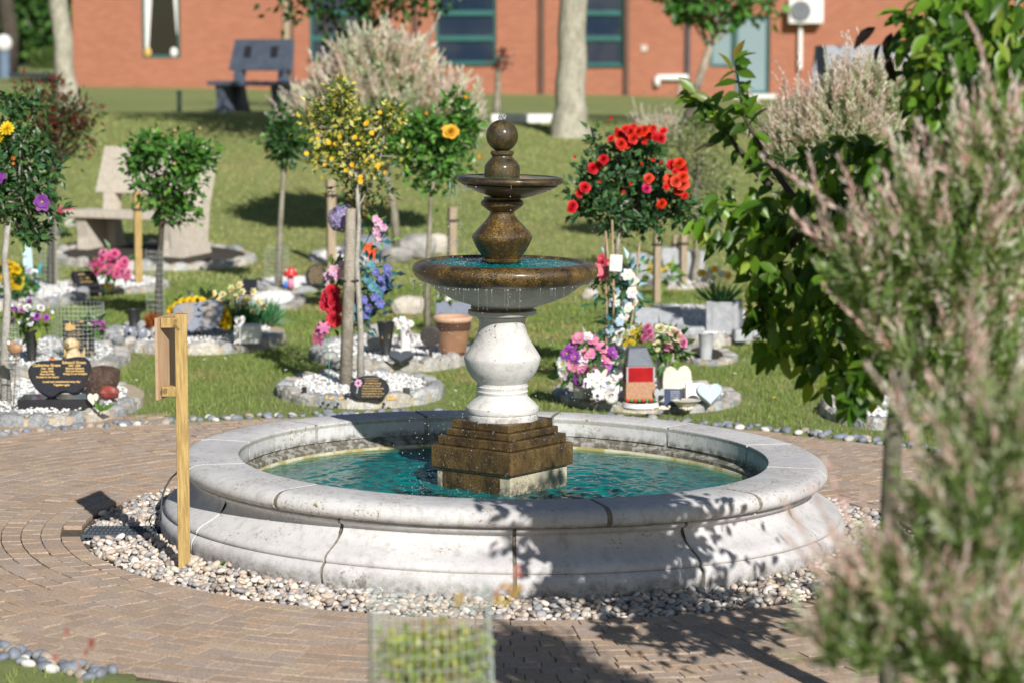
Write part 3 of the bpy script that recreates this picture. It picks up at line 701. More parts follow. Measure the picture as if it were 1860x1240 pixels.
V, F, k = leaves(np.tile((0, 0, 0), (n, 1)) + rnd(n, .004), T, rnd(n), rng.uniform(.02, .045, n), .006, LT_NARROW)
props(link('weed_tuft', npmesh('weed_tuft', V, F, LEAF, np.repeat(palette(leafc, n), k, 0)), None, (p.x, p.y, p.z + .012)), 'small green weed tuft growing in the pebbles against the pool base', 'weed')

# ================================================================== BUILDING
BD = 64.0; BY = BD - 12
def bx(px): return at(px, 620, BD).x
def bz(py): return at(930, py, BD).z
bl = thing('brick_building', (bx(900), BY, terr(bx(900), BY)), 'long orange brick building with teal framed windows behind the lawn', 'building')
bz0 = bl.location.z; bxo = bl.location.x
def LX(px): return bx(px) - bxo
def LZ(py): return bz(py) - bz0
opens = [(267, -75, 335, 106), (567, -75, 668, 108), (793, -75, 902, 117), (1020, -75, 1130, 120), (1285, 28, 1330, 123), (1330.5, 28, 1393, 172)]
rects = [(LX(a), LX(c), LZ(d), LZ(b)) for a, b, c, d in opens]
X0, X1, Z0, Z1 = LX(142), LX(2500), -.6, 4.6
xsb = sorted({X0, X1} | {v for r in rects for v in r[:2]}); zsb = sorted({Z0, Z1} | {v for r in rects for v in r[2:]})
mb = MB()
for i in range(len(xsb) - 1):
    for j in range(len(zsb) - 1):
        xa, xb_, za, zb = xsb[i], xsb[i + 1], zsb[j], zsb[j + 1]; xm, zm = (xa + xb_) / 2, (za + zb) / 2
        if any(r[0] < xm < r[1] and r[2] < zm < r[3] for r in rects): continue
        mb.add([(xa, 0, za), (xb_, 0, za), (xb_, 0, zb), (xa, 0, zb)], [(0, 1, 2, 3)])
for r in rects:
    D = .14
    mb.add([(r[0], 0, r[2]), (r[0], 0, r[3]), (r[0], D, r[3]), (r[0], D, r[2])], [(0, 1, 2, 3)])
    mb.add([(r[1], 0, r[2]), (r[1], 0, r[3]), (r[1], D, r[3]), (r[1], D, r[2])], [(3, 2, 1, 0)])
    mb.add([(r[0], 0, r[3]), (r[1], 0, r[3]), (r[1], D, r[3]), (r[0], D, r[3])], [(3, 2, 1, 0)])
    mb.add([(r[0], 0, r[2]), (r[1], 0, r[2]), (r[1], D, r[2]), (r[0], D, r[2])], [(0, 1, 2, 3)])
mb.add([(X0, 0, Z0), (X0, 0, Z1), (X0, 9, Z1), (X0, 9, Z0)], [(0, 1, 2, 3)])
mb.add([(X1, 0, Z0), (X1, 0, Z1), (X1, 9, Z1), (X1, 9, Z0)], [(3, 2, 1, 0)])
mb.add([(X0, 9, Z0), (X1, 9, Z0), (X1, 9, Z1), (X0, 9, Z1)], [(3, 2, 1, 0)])
mb.build('wall', BRICK, bl)
MB().box(((X0 + X1) / 2, 4.4, Z1 + .1), (X1 - X0 + .8, 9.8, .2)).build('roof', plain('grey_roof', (.12, .11, .11), None, 3, .8, 0), bl)
MB().box(((X0 + X1) / 2, 8.7, 1.8), (X1 - X0 - .1, .1, 4.9)).build('back_room', plain('dark_room', (.05, .05, .055), None, 3, .9, 0), bl)
for k, r in enumerate(rects):
    x0, x1, z0, z1 = r; mb = MB(); f = .07; xm = (x0 + x1) / 2
    mb.box((x0 + f / 2, .10, (z0 + z1) / 2), (f, .07, z1 - z0)); mb.box((x1 - f / 2, .10, (z0 + z1) / 2), (f, .07, z1 - z0))
    mb.box((xm, .10, z0 + f / 2 + .01), (x1 - x0 - 2 * f, .069, f)); mb.box((xm, .10, z1 - f / 2), (x1 - x0 - 2 * f, .069, f))
    if k in (1, 2, 3):
        for yy in (24, 70): mb.box((xm, .095, LZ(yy)), (x1 - x0 - 2 * f, .066, .13))
        mb.box((xm, .03, z0 - .012), (x1 - x0 + .1, .2, .03))
    nm = 'door' if k == 5 else 'window'
    fr = mb.build(nm, TEAL, bl)
    MB().box((xm, .13, (z0 + z1) / 2), (x1 - x0 - 2 * f + .02, .012, z1 - z0 - 2 * f + .02)).build('pane', GLASSK if k == 0 else (FROST if k > 3 else GLASSB), fr)
    if k == 0:
        for s, xa, wt in ((1, x0 + f, .17), (-1, x1 - f, .15)):
            out = [(0, 0), (s * wt * .35, 0), (s * wt * 1.15, (z1 - z0) * .75), (s * wt * 1.3, z1 - z0)] if s > 0 else [(0, .5), (-.02, .5), (-wt * .8, (z1 - z0) * .8), (-wt * 1.2, z1 - z0)]
            out = out + [(0, z1 - z0)]
            if s < 0: out = out[::-1]
            MB().prism(out, .02).build('curtain', WHITE, fr, loc=(xa, .085, z0 + f))
        for px_, m_ in ((276, GOLD), (323, WHITE)):
            MB().ball((LX(px_), .04, z0 + .14), .09, 10, 8, (1, .5, 1.3)).build('window_ornament', m_, fr)
    if k == 5: MB().box((xm, -.2, z0 - .05), (x1 - x0 + .2, .6, .12)).build('doorstep', WHITE, fr)
PIPE_SHADOW = plain('brown_pipe_and_shadow', (.11, .055, .035), None, 4, .5, 0); PIPES = plain('slate_downpipe', (.06, .06, .075), None, 4, .5, 0)
for px_, w_, m_ in ((527, 12, STAKE), (535, 6, PIPE_SHADOW), (757, 8, PIPE_SHADOW), (983, 10, PIPE_SHADOW), (1127.5, 9, PIPE_SHADOW), (1245, 8, PIPES)):  # two of the brown strips draw shadow lines of wall recesses, the rest pipes
    if px_ == 1127.5: px_ = 1135
    MB().box((LX(px_), -.05, 2.0), (w_ / 4760 * BD, .09, 5.1)).build('pipe_and_shadow_strip', m_, bl, bevel=.01)
mb = MB(); mb.tube([(LX(1190), -.08, LZ(157)), (LX(1190), -.08, LZ(143)), (LX(1192), -.08, LZ(141)), (LX(1246), -.08, LZ(141))], .075, 10); mb.build('waste_pipe', WHITE, bl, True)
MB().box((LX(1167), -.02, LZ(88)), (.16, .03, .15)).build('air_vent', BEIGE, bl)
MB().box((LX(1232), -.03, LZ(163)), (.13, .05, .28)).build('access_panel', STAKE, bl)
a0 = at(1465, 22, BD - .45)
ac = thing('air_conditioner', (a0.x, BY - .22, bz(43)), 'white outdoor air conditioning unit hanging on the brick wall right of the door', 'air conditioner')
MB().box((0, 0, .29), (.84, .34, .60)).build('casing', WHITE, ac, bevel=.03)
MB().lathe([(0, 0), (.22, 0), (.25, -.02), (.25, .02)], 28, T=Matrix.Translation((-.14, -.175, .29)) @ Matrix.Rotation(R(90), 4, 'X')).build('fan_grille', plain('grey_grille', (.16, .17, .19), None, 5, .6, 0), ac)
MB().box((-.1, .1, -.55), (.09, .07, 1.1)).build('conduit', WHITE, ac)
# large flat kerb strip by the big tree, bollards
p0, p1 = gnd(893, 223), gnd(1010, 223)
st = thing('kerb_strip', p0.lerp(p1, .5), 'low pale stone kerb lying in the grass left of the large trunk', 'kerb')
MB().box((0, 0, .05), ((p1 - p0).length, .25, .14)).build('stone', WHITE, st, bevel=.01)
p = gnd(326, 203)
bo = thing('post_marker', p, 'short dark green post standing alone in the grass left of the slate bench', 'bollard')
MB().lathe([(.035, -.02), (.035, .26), (.04, .28), (.04, .31), (.0, .32)], 12).build('post', plain('dark_green_paint', (.02, .05, .035), None, 5, .4, 0), bo)
p = at(8, 128, 78); p.z = terr(p.x, p.y)
bo = thing('lamp_bollard', p, 'blue-grey bollard with a round white top at the far left edge', 'bollard')
MB().lathe([(.17, -.1), (.17, .75), (.19, .78)], 14).build('post', plain('blue_grey_paint', (.16, .22, .32), None, 5, .5, 0), bo)
MB().ball((0, 0, .98), .25, 14, 10, (1, 1, 1.1)).build('lamp_head', WHITE, bo, True)
#@@SECTION3
# ================================================================== MEMORIAL BEDS
BEDS = []
def gl(px, py, lift=0.0):
    d = 6.0
    while d < 120:
        p = at(px, py, d)
        if p.z <= terr(p.x, p.y) + lift: break
        d += 0.03
    p.z = terr(p.x, p.y) + lift; return p
def bed(label, x0, x1, yb, yf, fill='chips', h=.075, wk=.115, group=None):
    cx = (x0 + x1) / 2; a = gl(cx, yb, 0); b = gl(cx, yf, 0); c = (a + b) / 2; d = dist(c)
    rx = M(x1 - x0, d) / 2; ry = max((a.y - b.y) / 2, .25); c.z = terr(c.x, c.y)
    slope = (terr(c.x, c.y + .3) - terr(c.x, c.y - .3)) / .6
    t = thing('memorial_bed', c, label, 'memorial bed', group); t.rotation_euler = (math.atan(slope), TILT, 0)
    BEDS.append((c.x, c.y, rx + .02, ry + .02))
    rm, rn = rx - wk / 2, ry - wk / 2; mb = MB(); per = math.pi * (rx + ry); n = max(10, int(per / .19)); a = random.random()
    while a < 2 * math.pi + .0:
        pl_ = math.hypot(rx * math.sin(a), ry * math.cos(a)); da = random.uniform(.12, .24) / pl_; a1 = a + da; gp = .012 / pl_
        k = random.uniform(.8, 1.12); base_ = random.choice([(.42, .42, .41), (.48, .46, .43), (.34, .35, .36), (.52, .48, .42), (.44, .41, .38)])
        mb.col = tuple(q * k for q in base_); hh = h * random.uniform(.78, 1.15)
        nn = 4; vs = []
        for i in range(nn):
            aa = a + gp + (a1 - a - 2 * gp) * i / (nn - 1); e = .02 if i in (0, nn - 1) else 0
            for (q, z) in ((-.5, -.05), (-.5, hh * .7), (-.36, hh * random.uniform(.92, 1.05)), (0, hh * random.uniform(.98, 1.12)), (.36, hh * random.uniform(.92, 1.05)), (.5, hh * .7), (.5, -.05)):
                qq = q * (1 - e * 6) * random.uniform(.9, 1.08)
                vs.append(((rm + qq * wk) * math.cos(aa), (rn + qq * wk) * math.sin(aa), z - (e if z > 0 else 0)))
        fs = [(i * 7 + j, (i + 1) * 7 + j, (i + 1) * 7 + j + 1, i * 7 + j + 1)[::-1] for i in range(nn - 1) for j in range(6)]
        fs += [tuple(range(7)), tuple((nn - 1) * 7 + j for j in range(7))[::-1]]
        mb.add(vs, fs); a = a1
    mb.build('kerb', KERB, t, True, angle=35)
    MB().lathe([(1, -.05), (1, h * .62), (0, h * .66)], 48, sx=1, sy=1, cap=False).build('mortar', plain('pale_mortar', (.50, .42, .30), (.40, .33, .24), 30, .95, .4), t)
    t.children[-1].scale = (rm + wk * .42, rn + wk * .42, 1)
    mm = MB(); mm.lathe([(1, h * .55), (1, h * .72), (0, h * .74)], 40, cap=False); o = mm.build('soil', SOIL if fill != 'chips' else GRAVB, t); o.scale = (rm - wk * .45, rn - wk * .45, 1)
    if fill == 'chips':
        n = int(min(1500, math.pi * rx * ry * 2600)); u = np.sqrt(rng.uniform(0, 1, n)); q = rng.uniform(0, 6.283, n)
        P = np.stack([u * np.cos(q) * (rm - wk * .55), u * np.sin(q) * (rn - wk * .55), np.full(n, h * .76) + rng.uniform(0, .012, n)], 1)
        V, F, C = pebbles(P, rng.uniform(.0075, .0135, n), .35, [(.74, .73, .71), (.66, .65, .64), (.78, .77, .76)])
        props(link('chippings', npmesh('chippings', V, F, WCHIP, C, True), t), kind='stuff')
    return t, c, rx, ry
bed('oval kerbed bed in front left carrying the black double heart memorial', -95, 262, 697, 776)
bed('kerbed bed behind the black double heart, holding the puppy figure and black plaque', -110, 236, 628, 688)
bed('kerbed bed of white chippings around the grey double heart and yellow flowers', 190, 520, 590, 645)
bed('thin kerbed bed under the pink flowers and the leaning black tablet', 125, 305, 506, 536, h=.05)
bed('kerbed bed at the far left edge with yellow flowers behind the rose trunk', -60, 158, 520, 566)
bed('long kerbed bed surrounding the beige stone bench', 95, 466, 452, 492, 'soil', .10)
bed('low white bed with the toadstool and round black plaque', 452, 606, 508, 533, h=.045)
bed('small pale bed just right of the yellow and green daffodil clump', 430, 558, 534, 566, h=.04)
bed('round kerbed bed directly behind the pool with the oval black plaque', 500, 808, 688, 742)
bed('kerbed bed holding the terracotta pot and black cone vase', 562, 862, 620, 676)
bed('kerbed bed crowded with bouquets and a white heart right of the fountain', 1003, 1347, 694, 750, h=.05)
bed('kerbed bed with the open book stone and grey square planter', 1150, 1392, 566, 628, h=.07)
bed('kerbed bed of grey blocks and yellow tulips far back on the right', 1138, 1296, 482, 526, h=.06)
bed('small kerbed bed under the grey cone vase', 1225, 1340, 634, 664, 'soil', .04)
bed('half hidden kerbed bed at the lawn edge under the dark leafy tree', 1490, 1690, 728, 780)
bed('white chipping bed with rocks under the lilac and pink flowers', 560, 706, 452, 484, h=.04)
BL = .062
# ------------------------------------------------------------------ stones
def rock(px, py, wpx, hpx, mat, label, depth=.8, name='rock', group=None, lift=0):
    p = gl(px, py, lift); d = dist(p); rw, rh = M(wpx, d) / 2, M(hpx, d)
    k = ICV.copy(); s_ = rng.uniform(0, 50, 3)
    f = np.array([1 + .28 * mnoise.noise(Vector(v * 1.1 + s_)) + .10 * mnoise.noise(Vector(v * 3 + s_)) for v in k])
    k = np.sign(k) * np.abs(k) ** .75
    V = k * f[:, None] * np.array([rw, rw * depth, rh * .55]) ; V[:, 2] += rh * .42
    return props(link(name, npmesh(name, V, ICF, mat, np.full((len(V), 3), .4), False), None, (p.x, p.y, p.z), (0, 0, 0)), label, 'rock', group)
ROCKM = plain('rough_grey_rock', (.42, .40, .37), (.24, .23, .22), 9, .9, .8, 25, .02)
ROCKP = plain('pale_rock', (.60, .54, .46), (.42, .38, .33), 8, .9, .7, 25, .02)
rock(742, 572, 60, 36, ROCKP, 'pale angular boulder on the grass just left of the fountain bowl')
rock(755, 470, 70, 46, ROCKM, 'grey boulder at the back of the rockery behind the yellow rose trunk')
rock(795, 462, 44, 38, ROCKP, 'tan boulder at the right end of the rockery')
rock(722, 476, 56, 28, ROCKM, 'squat grey rock at the front of the rockery')
rock(668, 470, 90, 48, GREYG, 'dark blue-grey boulder left of the rockery')
rock(684, 640, 34, 52, ROCKM, 'upright grey rock behind the black cone vase', .5, lift=.05)
rock(888, 638, 40, 26, ROCKM, 'grey rock half hidden behind the fountain column')
rock(1215, 660, 40, 26, ROCKP, 'pale rock by the small bed right of the rose bouquet')
rock(1072, 545, 30, 20, ROCKP, 'pale rock on the grass right of the fountain bowl')
# blocks in the far right bed
for k, (px, py, wp, hp) in enumerate(((1175, 512, 44, 46), (1222, 512, 44, 62), (1262, 510, 36, 54), (1160, 500, 30, 40))):
    p = gl(px, py, .04); d = dist(p)
    o = MB().box((0, 0, M(hp, d) / 2), (M(wp, d), .18, M(hp, d)), random.uniform(-.2, .2)).build('stone_block', LGREY, None, bevel=.015, loc=p)
    props(o, ('grey stone block behind the left yellow tulips', 'tallest grey stone block between the wooden stakes', 'grey stone block rightmost behind the tulips', 'low grey stone block leftmost in the tulip bed')[k], 'stone block')
def slab(name, px, py, wpx, hpx, mat, label, cat, lean=.25, th=.05, shape='rect', rz=0, lift=BL, bev=.06, grp=None):
    p = gl(px, py, lift); d = dist(p); w_, h_ = M(wpx, d), M(hpx, d)
    t = thing(name, p, label, cat, grp, rz)
    if shape == 'rect': out = [(-w_ / 2, 0), (w_ / 2, 0), (w_ / 2, h_), (-w_ / 2, h_)]
    elif shape == 'oval': out = [(w_ / 2 * math.cos(a), h_ * .46 + h_ * .54 * math.sin(a)) for a in np.linspace(-.95, math.pi + .95, 26)]
    elif shape == 'heart':
        out = []
        for a in np.linspace(0, 2 * math.pi, 40, endpoint=False):
            x = 16 * math.sin(a) ** 3; z = 13 * math.cos(a) - 5 * math.cos(2 * a) - 2 * math.cos(3 * a) - math.cos(4 * a)
            out.append((x / 32 * w_, (z + 17) / 29 * h_))
        out = out[::-1]
    elif shape == 'twin':
        raw = [(455, 970), (540, 905), (650, 945), (722, 868), (768, 740), (762, 680), (728, 636), (660, 626), (590, 636), (510, 652), (480, 655), (415, 657), (340, 662), (290, 680), (256, 715), (248, 760), (275, 830), (330, 905), (400, 950)]
        out = [((x - 508) / 520 * w_, (970 - y) / 344 * h_) for x, y in raw]
        o2 = []
        for i in range(len(out)):      # one round of corner cutting
            a, b = out[i], out[(i + 1) % len(out)]; o2 += [(a[0] * .75 + b[0] * .25, a[1] * .75 + b[1] * .25), (a[0] * .25 + b[0] * .75, a[1] * .25 + b[1] * .75)]
        out = o2
    pl_ = MB().prism(out, th, bev=bev).build('stone', mat, t, rot=(-lean, 0, 0))
    return t, pl_, w_, h_, d
def wordline(mb, cx, z, L, hgt, y, seed, skew=0):
    r_ = random.Random(seed); x = cx - L / 2; e = cx + L / 2
    while x < e:
        ww = min(r_.uniform(1.2, 3.6) * hgt, e - x)
        if ww < hgt * .4: break
        xx = x
        while xx < x + ww:
            lw = hgt * r_.uniform(.25, .5); mb.box((xx + lw / 2, y, z + (xx - cx) * skew + r_.uniform(-.05, .12) * hgt), (lw * .6, .0012, hgt * r_.choice((.6, .65, .95)))); xx += lw * 1.15
        x += ww + hgt * .55
# --- black double heart on a plinth
t, st_, w_, h_, d = slab('heart_memorial', 110, 738, 116, 78, BLACK, 'black polished double heart memorial with gold lettering on a black base', 'memorial stone', .30, .045, 'twin', .03)
S = w_ / 520.0; fy = -.0245
def tx(x, y, body, size): text(body, size * S, GOLD, st_, ((x - 508) * S, fy - .0005, (970 - y) / 344 * h_), (R(90), 0, 0), ext=.0012, bold=.0006)
tx(405, 700, 'Catherine Green', 33); tx(408, 728, '1933 - 2019', 21); tx(410, 750, 'Loving Wife', 21); tx(412, 773, 'Mum and Nan', 21); tx(414, 796, 'Forever in our hearts', 21)
tx(628, 678, 'Edward Green', 33); tx(630, 704, '1928 - 2020', 21); tx(634, 726, 'Beloved Husband', 21); tx(636, 748, 'Dad and Grandad', 21); tx(638, 770, 'Always in our thoughts', 21)
tx(528, 834, 'Loved and remembered every day', 22); tx(530, 860, 'Together again', 22)
t.children[0].location.z = .035; t.children[0].location.y = -.05
MB().box((0, .02, -.01), (w_ * 1.28, .26, .10)).build('base', BLACK, t, bevel=.008)
t.location.z += .015
# --- log and red stone, small heart, leaves
p = gl(190, 712, BL); 
o = rock(186, 716, 62, 56, plain('dark_gnarled_wood', (.12, .075, .05), (.05, .03, .025), 40, .8, 1.0, 60, .02), 'gnarled dark driftwood lump beside the black double heart', 1.0, 'driftwood', lift=BL); o['category'] = 'driftwood'
rock(196, 722, 36, 24, plain('red_stone', (.30, .06, .04), (.2, .04, .03), 20, .5, .3), 'dark red stone in front of the driftwood lump', .7, lift=.08)
slab('heart_stone', 169, 738, 21, 24, CREAM, 'small grey-white heart stone in front of the driftwood', 'heart stone', .1, .02, 'heart', lift=.085)
p = gl(182, 748, BL)
V, F, k = leaves(np.zeros((3, 3)), np.array([(-.35, -.1, .8), (.8, 0, .45), (.2, -.2, .5)]), np.array([(0, -1, .3)] * 3), np.array([.085, .11, .06]), .03, LT_SIMPLE)
props(link('leaf_sprout', npmesh('leaf_sprout', V, F, LEAF, np.tile((.12, .26, .05), (len(V), 1))), None, p), 'pair of pale green leaves below the small heart stone', 'plant')
# --- puppy figure
p = gl(133, 664, .09); u = M(1, dist(p))
pu = thing('puppy_figure', p, 'cream seated puppy figurine in front of the upright black plaque', 'puppy figurine')
PUP = plain('cream_resin', (.70, .55, .34), (.58, .42, .24), 40, .6, .3, 120)
mb = MB(); mb.ball((0, 0, 15 * u), 15 * u, 18, 14, (1, .9, 1.15)); mb.ball((0, -4 * u, 26 * u), 10.5 * u, 16, 12, (1, .9, 1)); mb.ball((-2 * u, -6 * u, 40 * u), 12 * u, 18, 14, (1.02, .95, .95)); mb.ball((-4 * u, -17 * u, 37.5 * u), 6 * u, 14, 10, (1, .9, .8))
for s in (-1, 1): mb.tube([(s * 7 * u, -9 * u, 22 * u), (s * 7.5 * u, -13 * u, 8 * u), (s * 7.5 * u, -17 * u, 2 * u)], [4.6 * u, 3.8 * u, 4.2 * u], 10); mb.ball((s * 13 * u, -5 * u, 6 * u), 6.5 * u, 12, 9, (.9, 1.3, .9))
o = mb.build('body', PUP, pu, True)
rm_ = o.modifiers.new('merge', 'REMESH'); rm_.mode = 'VOXEL'; rm_.voxel_size = .9 * u; rm_.use_smooth_shade = True
EAR = plain('tan_resin', (.55, .36, .17), (.45, .28, .12), 40, .6, .3, 120)
for s in (-1, 1): MB().ball((-2 * u + s * 11.5 * u, -4 * u, 38 * u), 5 * u, 12, 9, (.55, .8, 1.5)).build('ear', EAR, pu, True)
for s in (-1, 1): MB().ball((-3.5 * u + s * 4.6 * u, -16.6 * u, 42.5 * u), 1.5 * u, 8, 6).build('eye', BLACK, pu, True)
MB().ball((-4.5 * u, -22.3 * u, 39.5 * u), 2.3 * u, 10, 7).build('nose', BLACK, pu, True)
# --- black upright plaque behind the puppy
t, st_, w_, h_, d = slab('black_plaque', 136, 652, 44, 70, BLACK, 'upright rectangular black plaque with gold writing and gold corners behind the puppy', 'memorial plaque', .12, .03, lift=.06)
mb = MB(); 
for i, L in enumerate((.4, .2, .3, .5, .75, .8, .8, .5)): wordline(mb, .08 * w_, h_ * (.93 - i * .082), w_ * L, h_ * .036, -.0165, 10 + i)
for s in (-1, 1):
    for z0_ in (.06,): mb.add([(s * w_ * .44, -.0162, h_ * z0_), (s * w_ * .44, -.0162, h_ * .3), (s * w_ * .22, -.0162, h_ * .05)], [(0, 1, 2)])
mb.add([(w_ * .44, -.0162, h_ * .97), (w_ * .44, -.0162, h_ * .75), (w_ * .2, -.0162, h_ * .97)], [(0, 1, 2)])
mb.add([(-w_ * .4 + w_ * a, -.0162, h_ * b) for a, b in ((0, .78), (.06, .93), (.14, .9), (.22, .97), (.27, .88), (.40, .86), (.44, .77), (.3, .73), (.05, .72))], [tuple(range(9))])
mb.build('lettering', GOLD, st_)
# --- bouquets
GREENL = [(.05, .13, .03), (.08, .19, .05), (.04, .10, .03), (.12, .24, .07)]
def bouquet(label, px, py, d, rx, ry, blooms, leafc=GREENL, n_leaf=60, stem=True, name='bouquet', stems_to=None, leafL=22, grp=None):
    """blooms: list of (kind, colour, radius_px, count) or (kind, colour, radius_px, [(px,py),..])"""
    base = at(px, py + ry * .9, d); c = at(px, py, d) - base; u = M(1, d); t = thing(name, base, label, 'flowers' if name == 'bouquet' else name.replace('_', ' '), grp)
    mbs = MB(); pts_ = []
    for kind, colr, r_, cnt in blooms:
        cl = cnt if isinstance(cnt, list) else None; n_ = len(cl) if cl else cnt
        for k in range(n_):
            if cl: q = at(cl[k][0], cl[k][1], d - rx * u * .35) - base
            else:
                a = random.uniform(0, 6.28); s = math.sqrt(random.random()); e = random.uniform(-.2, 1)
                q = c + Vector((math.cos(a) * s * rx * u, -math.sqrt(max(0, 1 - s * s)) * rx * u * e * .7, math.sin(a) * s * ry * u))
            nr_ = (q - c) + Vector((0, -rx * u * .6, ry * u * .5)); bloom(t, q, r_ * u * random.uniform(.85, 1.12), kind, colr, nr_); pts_.append(q)
            mbs.tube([(0, 0, 0), q * .5 + Vector((0, 0, -.01)), q], .0016, 4)
    if stem: mbs.build('stems', plain('green_stem', (.06, .14, .03), None, 9, .6, 0), t)
    if n_leaf:
        leafpuff('foliage', t, [tuple(c * .75 + Vector((random.uniform(-.5, .5) * rx * u, random.uniform(-.3, .3) * rx * u, random.uniform(-.6, .3) * ry * u))) for _ in range(8)], rx * u * .28, n_leaf, leafL * u, leafL * u * .5, leafc)
    return t
def vase(name, px, py, hpx, wt, wb, mat, label, lift=BL, cat='vase', lip=True):
    p = gl(px, py, lift); d = dist(p); u = M(1, d); t = thing(name, p, label, cat)
    pr = [(wb * u * .5 * 1.1, 0), (wb * u * .5, .006), ((wb + wt) * u * .26, hpx * u * .55), (wt * u * .5, hpx * u * .96)] + ([(wt * u * .55, hpx * u)] if lip else []) + [(wt * u * .45, hpx * u), (wt * u * .42, hpx * u * .9), (0, hpx * u * .9)]
    MB().lathe(pr, 24).build('body', mat, t, True, angle=40); return t, d, u
PUR = (.34, .07, .42); MAG = (.62, .05, .36); PNK = (.80, .28, .46); LPNK = (.85, .55, .68); WHT = (.84, .83, .80); YEL = (.82, .60, .02); RED = (.62, .012, .012); ORA = (.85, .12, .02); CRM = (.82, .78, .52)
t, d, u = vase('flower_vase', 58, 657, 56, 25, 15, PLAST, 'black tapered grave vase holding the purple and white tulips at left')
bouquet('purple and white tulips with green leaves in the black vase at left', 52, 575, d, 40, 27, [('tulip', WHT, 8, 8), ('tulip', PUR, 8, 8), ('rose', (.45, .1, .5), 8, [(22, 582), (40, 566), (66, 575), (84, 578)]), ('rose', WHT, 8, [(54, 585), (50, 560), (74, 560)])], [(.07, .16, .04), (.25, .32, .04), (.05, .12, .03)], 60)
bouquet('small purple and white flowers behind the mesh guard right of the puppy', 172, 588, d + .1, 17, 12, [('rose', (.5, .12, .45), 8, [(180, 584), (172, 590), (186, 592)]), ('open', WHT, 5, 4)], n_leaf=50)
# mesh guards
def guard(px, py, wpx, hpx, label, open_top=True, wr=.0011, cell=.03, lift=0, d=None, name='mesh_guard', mat=None):
    p = gl(px, py, lift) if d is None else at(px, py, d); d = dist(p); u = M(1, d); r_ = wpx * u / 2; h_ = hpx * u; t = thing(name, p, label, 'mesh guard')
    mb = MB(); n = max(10, int(2 * math.pi * r_ / cell))
    for k in range(n):
        a = 2 * math.pi * k / n; mb.tube([(r_ * math.cos(a) * (1 + .02 * math.sin(3 * a)), r_ * math.sin(a), 0), (r_ * math.cos(a) * 1.01, r_ * math.sin(a) * .98, h_ * .5), (r_ * math.cos(a), r_ * math.sin(a), h_ * (1 + .02 * math.sin(a * 2)))], wr, 3, False)
    z = 0
    while z <= h_:
        mb.tube([(r_ * math.cos(a), r_ * math.sin(a), z + .004 * math.sin(2 * a)) for a in np.linspace(0, 6.2832, 25)], wr, 3, False); z += cell
    mb.build('mesh', mat or GUARD, t); return t, r_, h_, d
guard(143, 658, 94, 108, 'clear plastic mesh guard around the upright black plaque and flowers', lift=.04)
guard(90, 532, 42, 150, 'clear mesh tree guard round the red-leaved sapling trunk', cell=.04, lift=.02)
guard(283, 602, 34, 150, 'clear mesh guard round the green tree trunk behind the post', cell=.04, lift=.03)
guard(503, 530, 44, 82, 'mesh tree guard at the foot of the small round-headed tree', cell=.04)
guard(20, 738, 34, 150, 'mesh tree guard at the foot of the leftmost rose trunk', cell=.03, lift=.03)
# stake in the middle bed
def stake(px, yb, yt, wpx, label, lean=0, mat=STAKE, lift=0, cap=False):
    p = gl(px, yb, lift); d = dist(p); u = M(1, d); t = thing('stake', p, label, 'stake')
    MB().box((0, 0, (yb - yt) * u / 2 - .03), (wpx * u, wpx * u, (yb - yt) * u + .06), .3).build('pole', mat, t, bevel=.004)
    MB().box((0, 0, (yb - yt) * u * .82), (wpx * u * 1.35, wpx * u * 1.35, .02), .3).build('tie', PLAST, t)
    t.rotation_euler.y = lean; return t
stake(166, 652, 596, 10, 'short stake behind the mesh guard right of the black plaque', lift=.04)
stake(252, 524, 348, 13, 'tall pale stake in the thin bed left of the green tree', mat=WOOD)
stake(602, 486, 326, 15, 'tall grey-brown stake left of the large lilac flower ball')
stake(822, 510, 376, 14, 'brown stake just left of the fountain bowl')
stake(1193, 552, 420, 12, 'wooden stake in front of the yellow tulips', mat=STAKE)
stake(1241, 522, 425, 11, 'wooden stake right of the tallest grey block')
stake(1226, 520, 428, 9, 'thin pale stake between the two right stakes')
stake(98, 530, 300, 12, 'stake supporting the red-leaved sapling at left')
# robin on a stick
p = gl(24, 742, BL); u = M(1, dist(p)); t = thing('bird_ornament', p, 'flat metal robin ornament on a thin rusty rod at far left', 'garden ornament')
MB().tube([(0, 0, 0), (5 * u, 0, 60 * u), (8 * u, 0, 108 * u)], .0035, 6).build('rod', RUST, t, True)
mb = MB(); mb.ball((6 * u, 0, 110 * u), 13 * u, 16, 10, (1.05, .5, .8)); mb.ball((-2 * u, 0, 118 * u), 7.5 * u, 14, 10, (1, .7, 1)); mb.build('body', plain('copper_brown', (.36, .2, .11), (.25, .13, .07), 20, .5, .1), t, True)
MB().ball((-5 * u, -.006, 120 * u), 4.5 * u, 10, 8, (1, .8, 1)).build('face_patch', WHITE, t, True)
MB().box((-2 * u, 0, 88 * u), (26 * u, .008, .006)).build('perch', RUST, t)
p = gl(95, 663, .08); u = M(1, dist(p)); t = thing('small_ornament', p, 'small orange ornament between the black vase and the puppy', 'ornament')
MB().ball((0, 0, 7 * u), 6.5 * u, 12, 9, (1, 1, 1.1)).build('body', plain('orange_glaze', (.80, .17, .02), None, 9, .4, 0), t, True); MB().ball((0, -.004, 13 * u), 3.5 * u, 10, 7).build('head', plain('brown_glaze', (.2, .08, .03), None, 9, .4, 0), t, True)
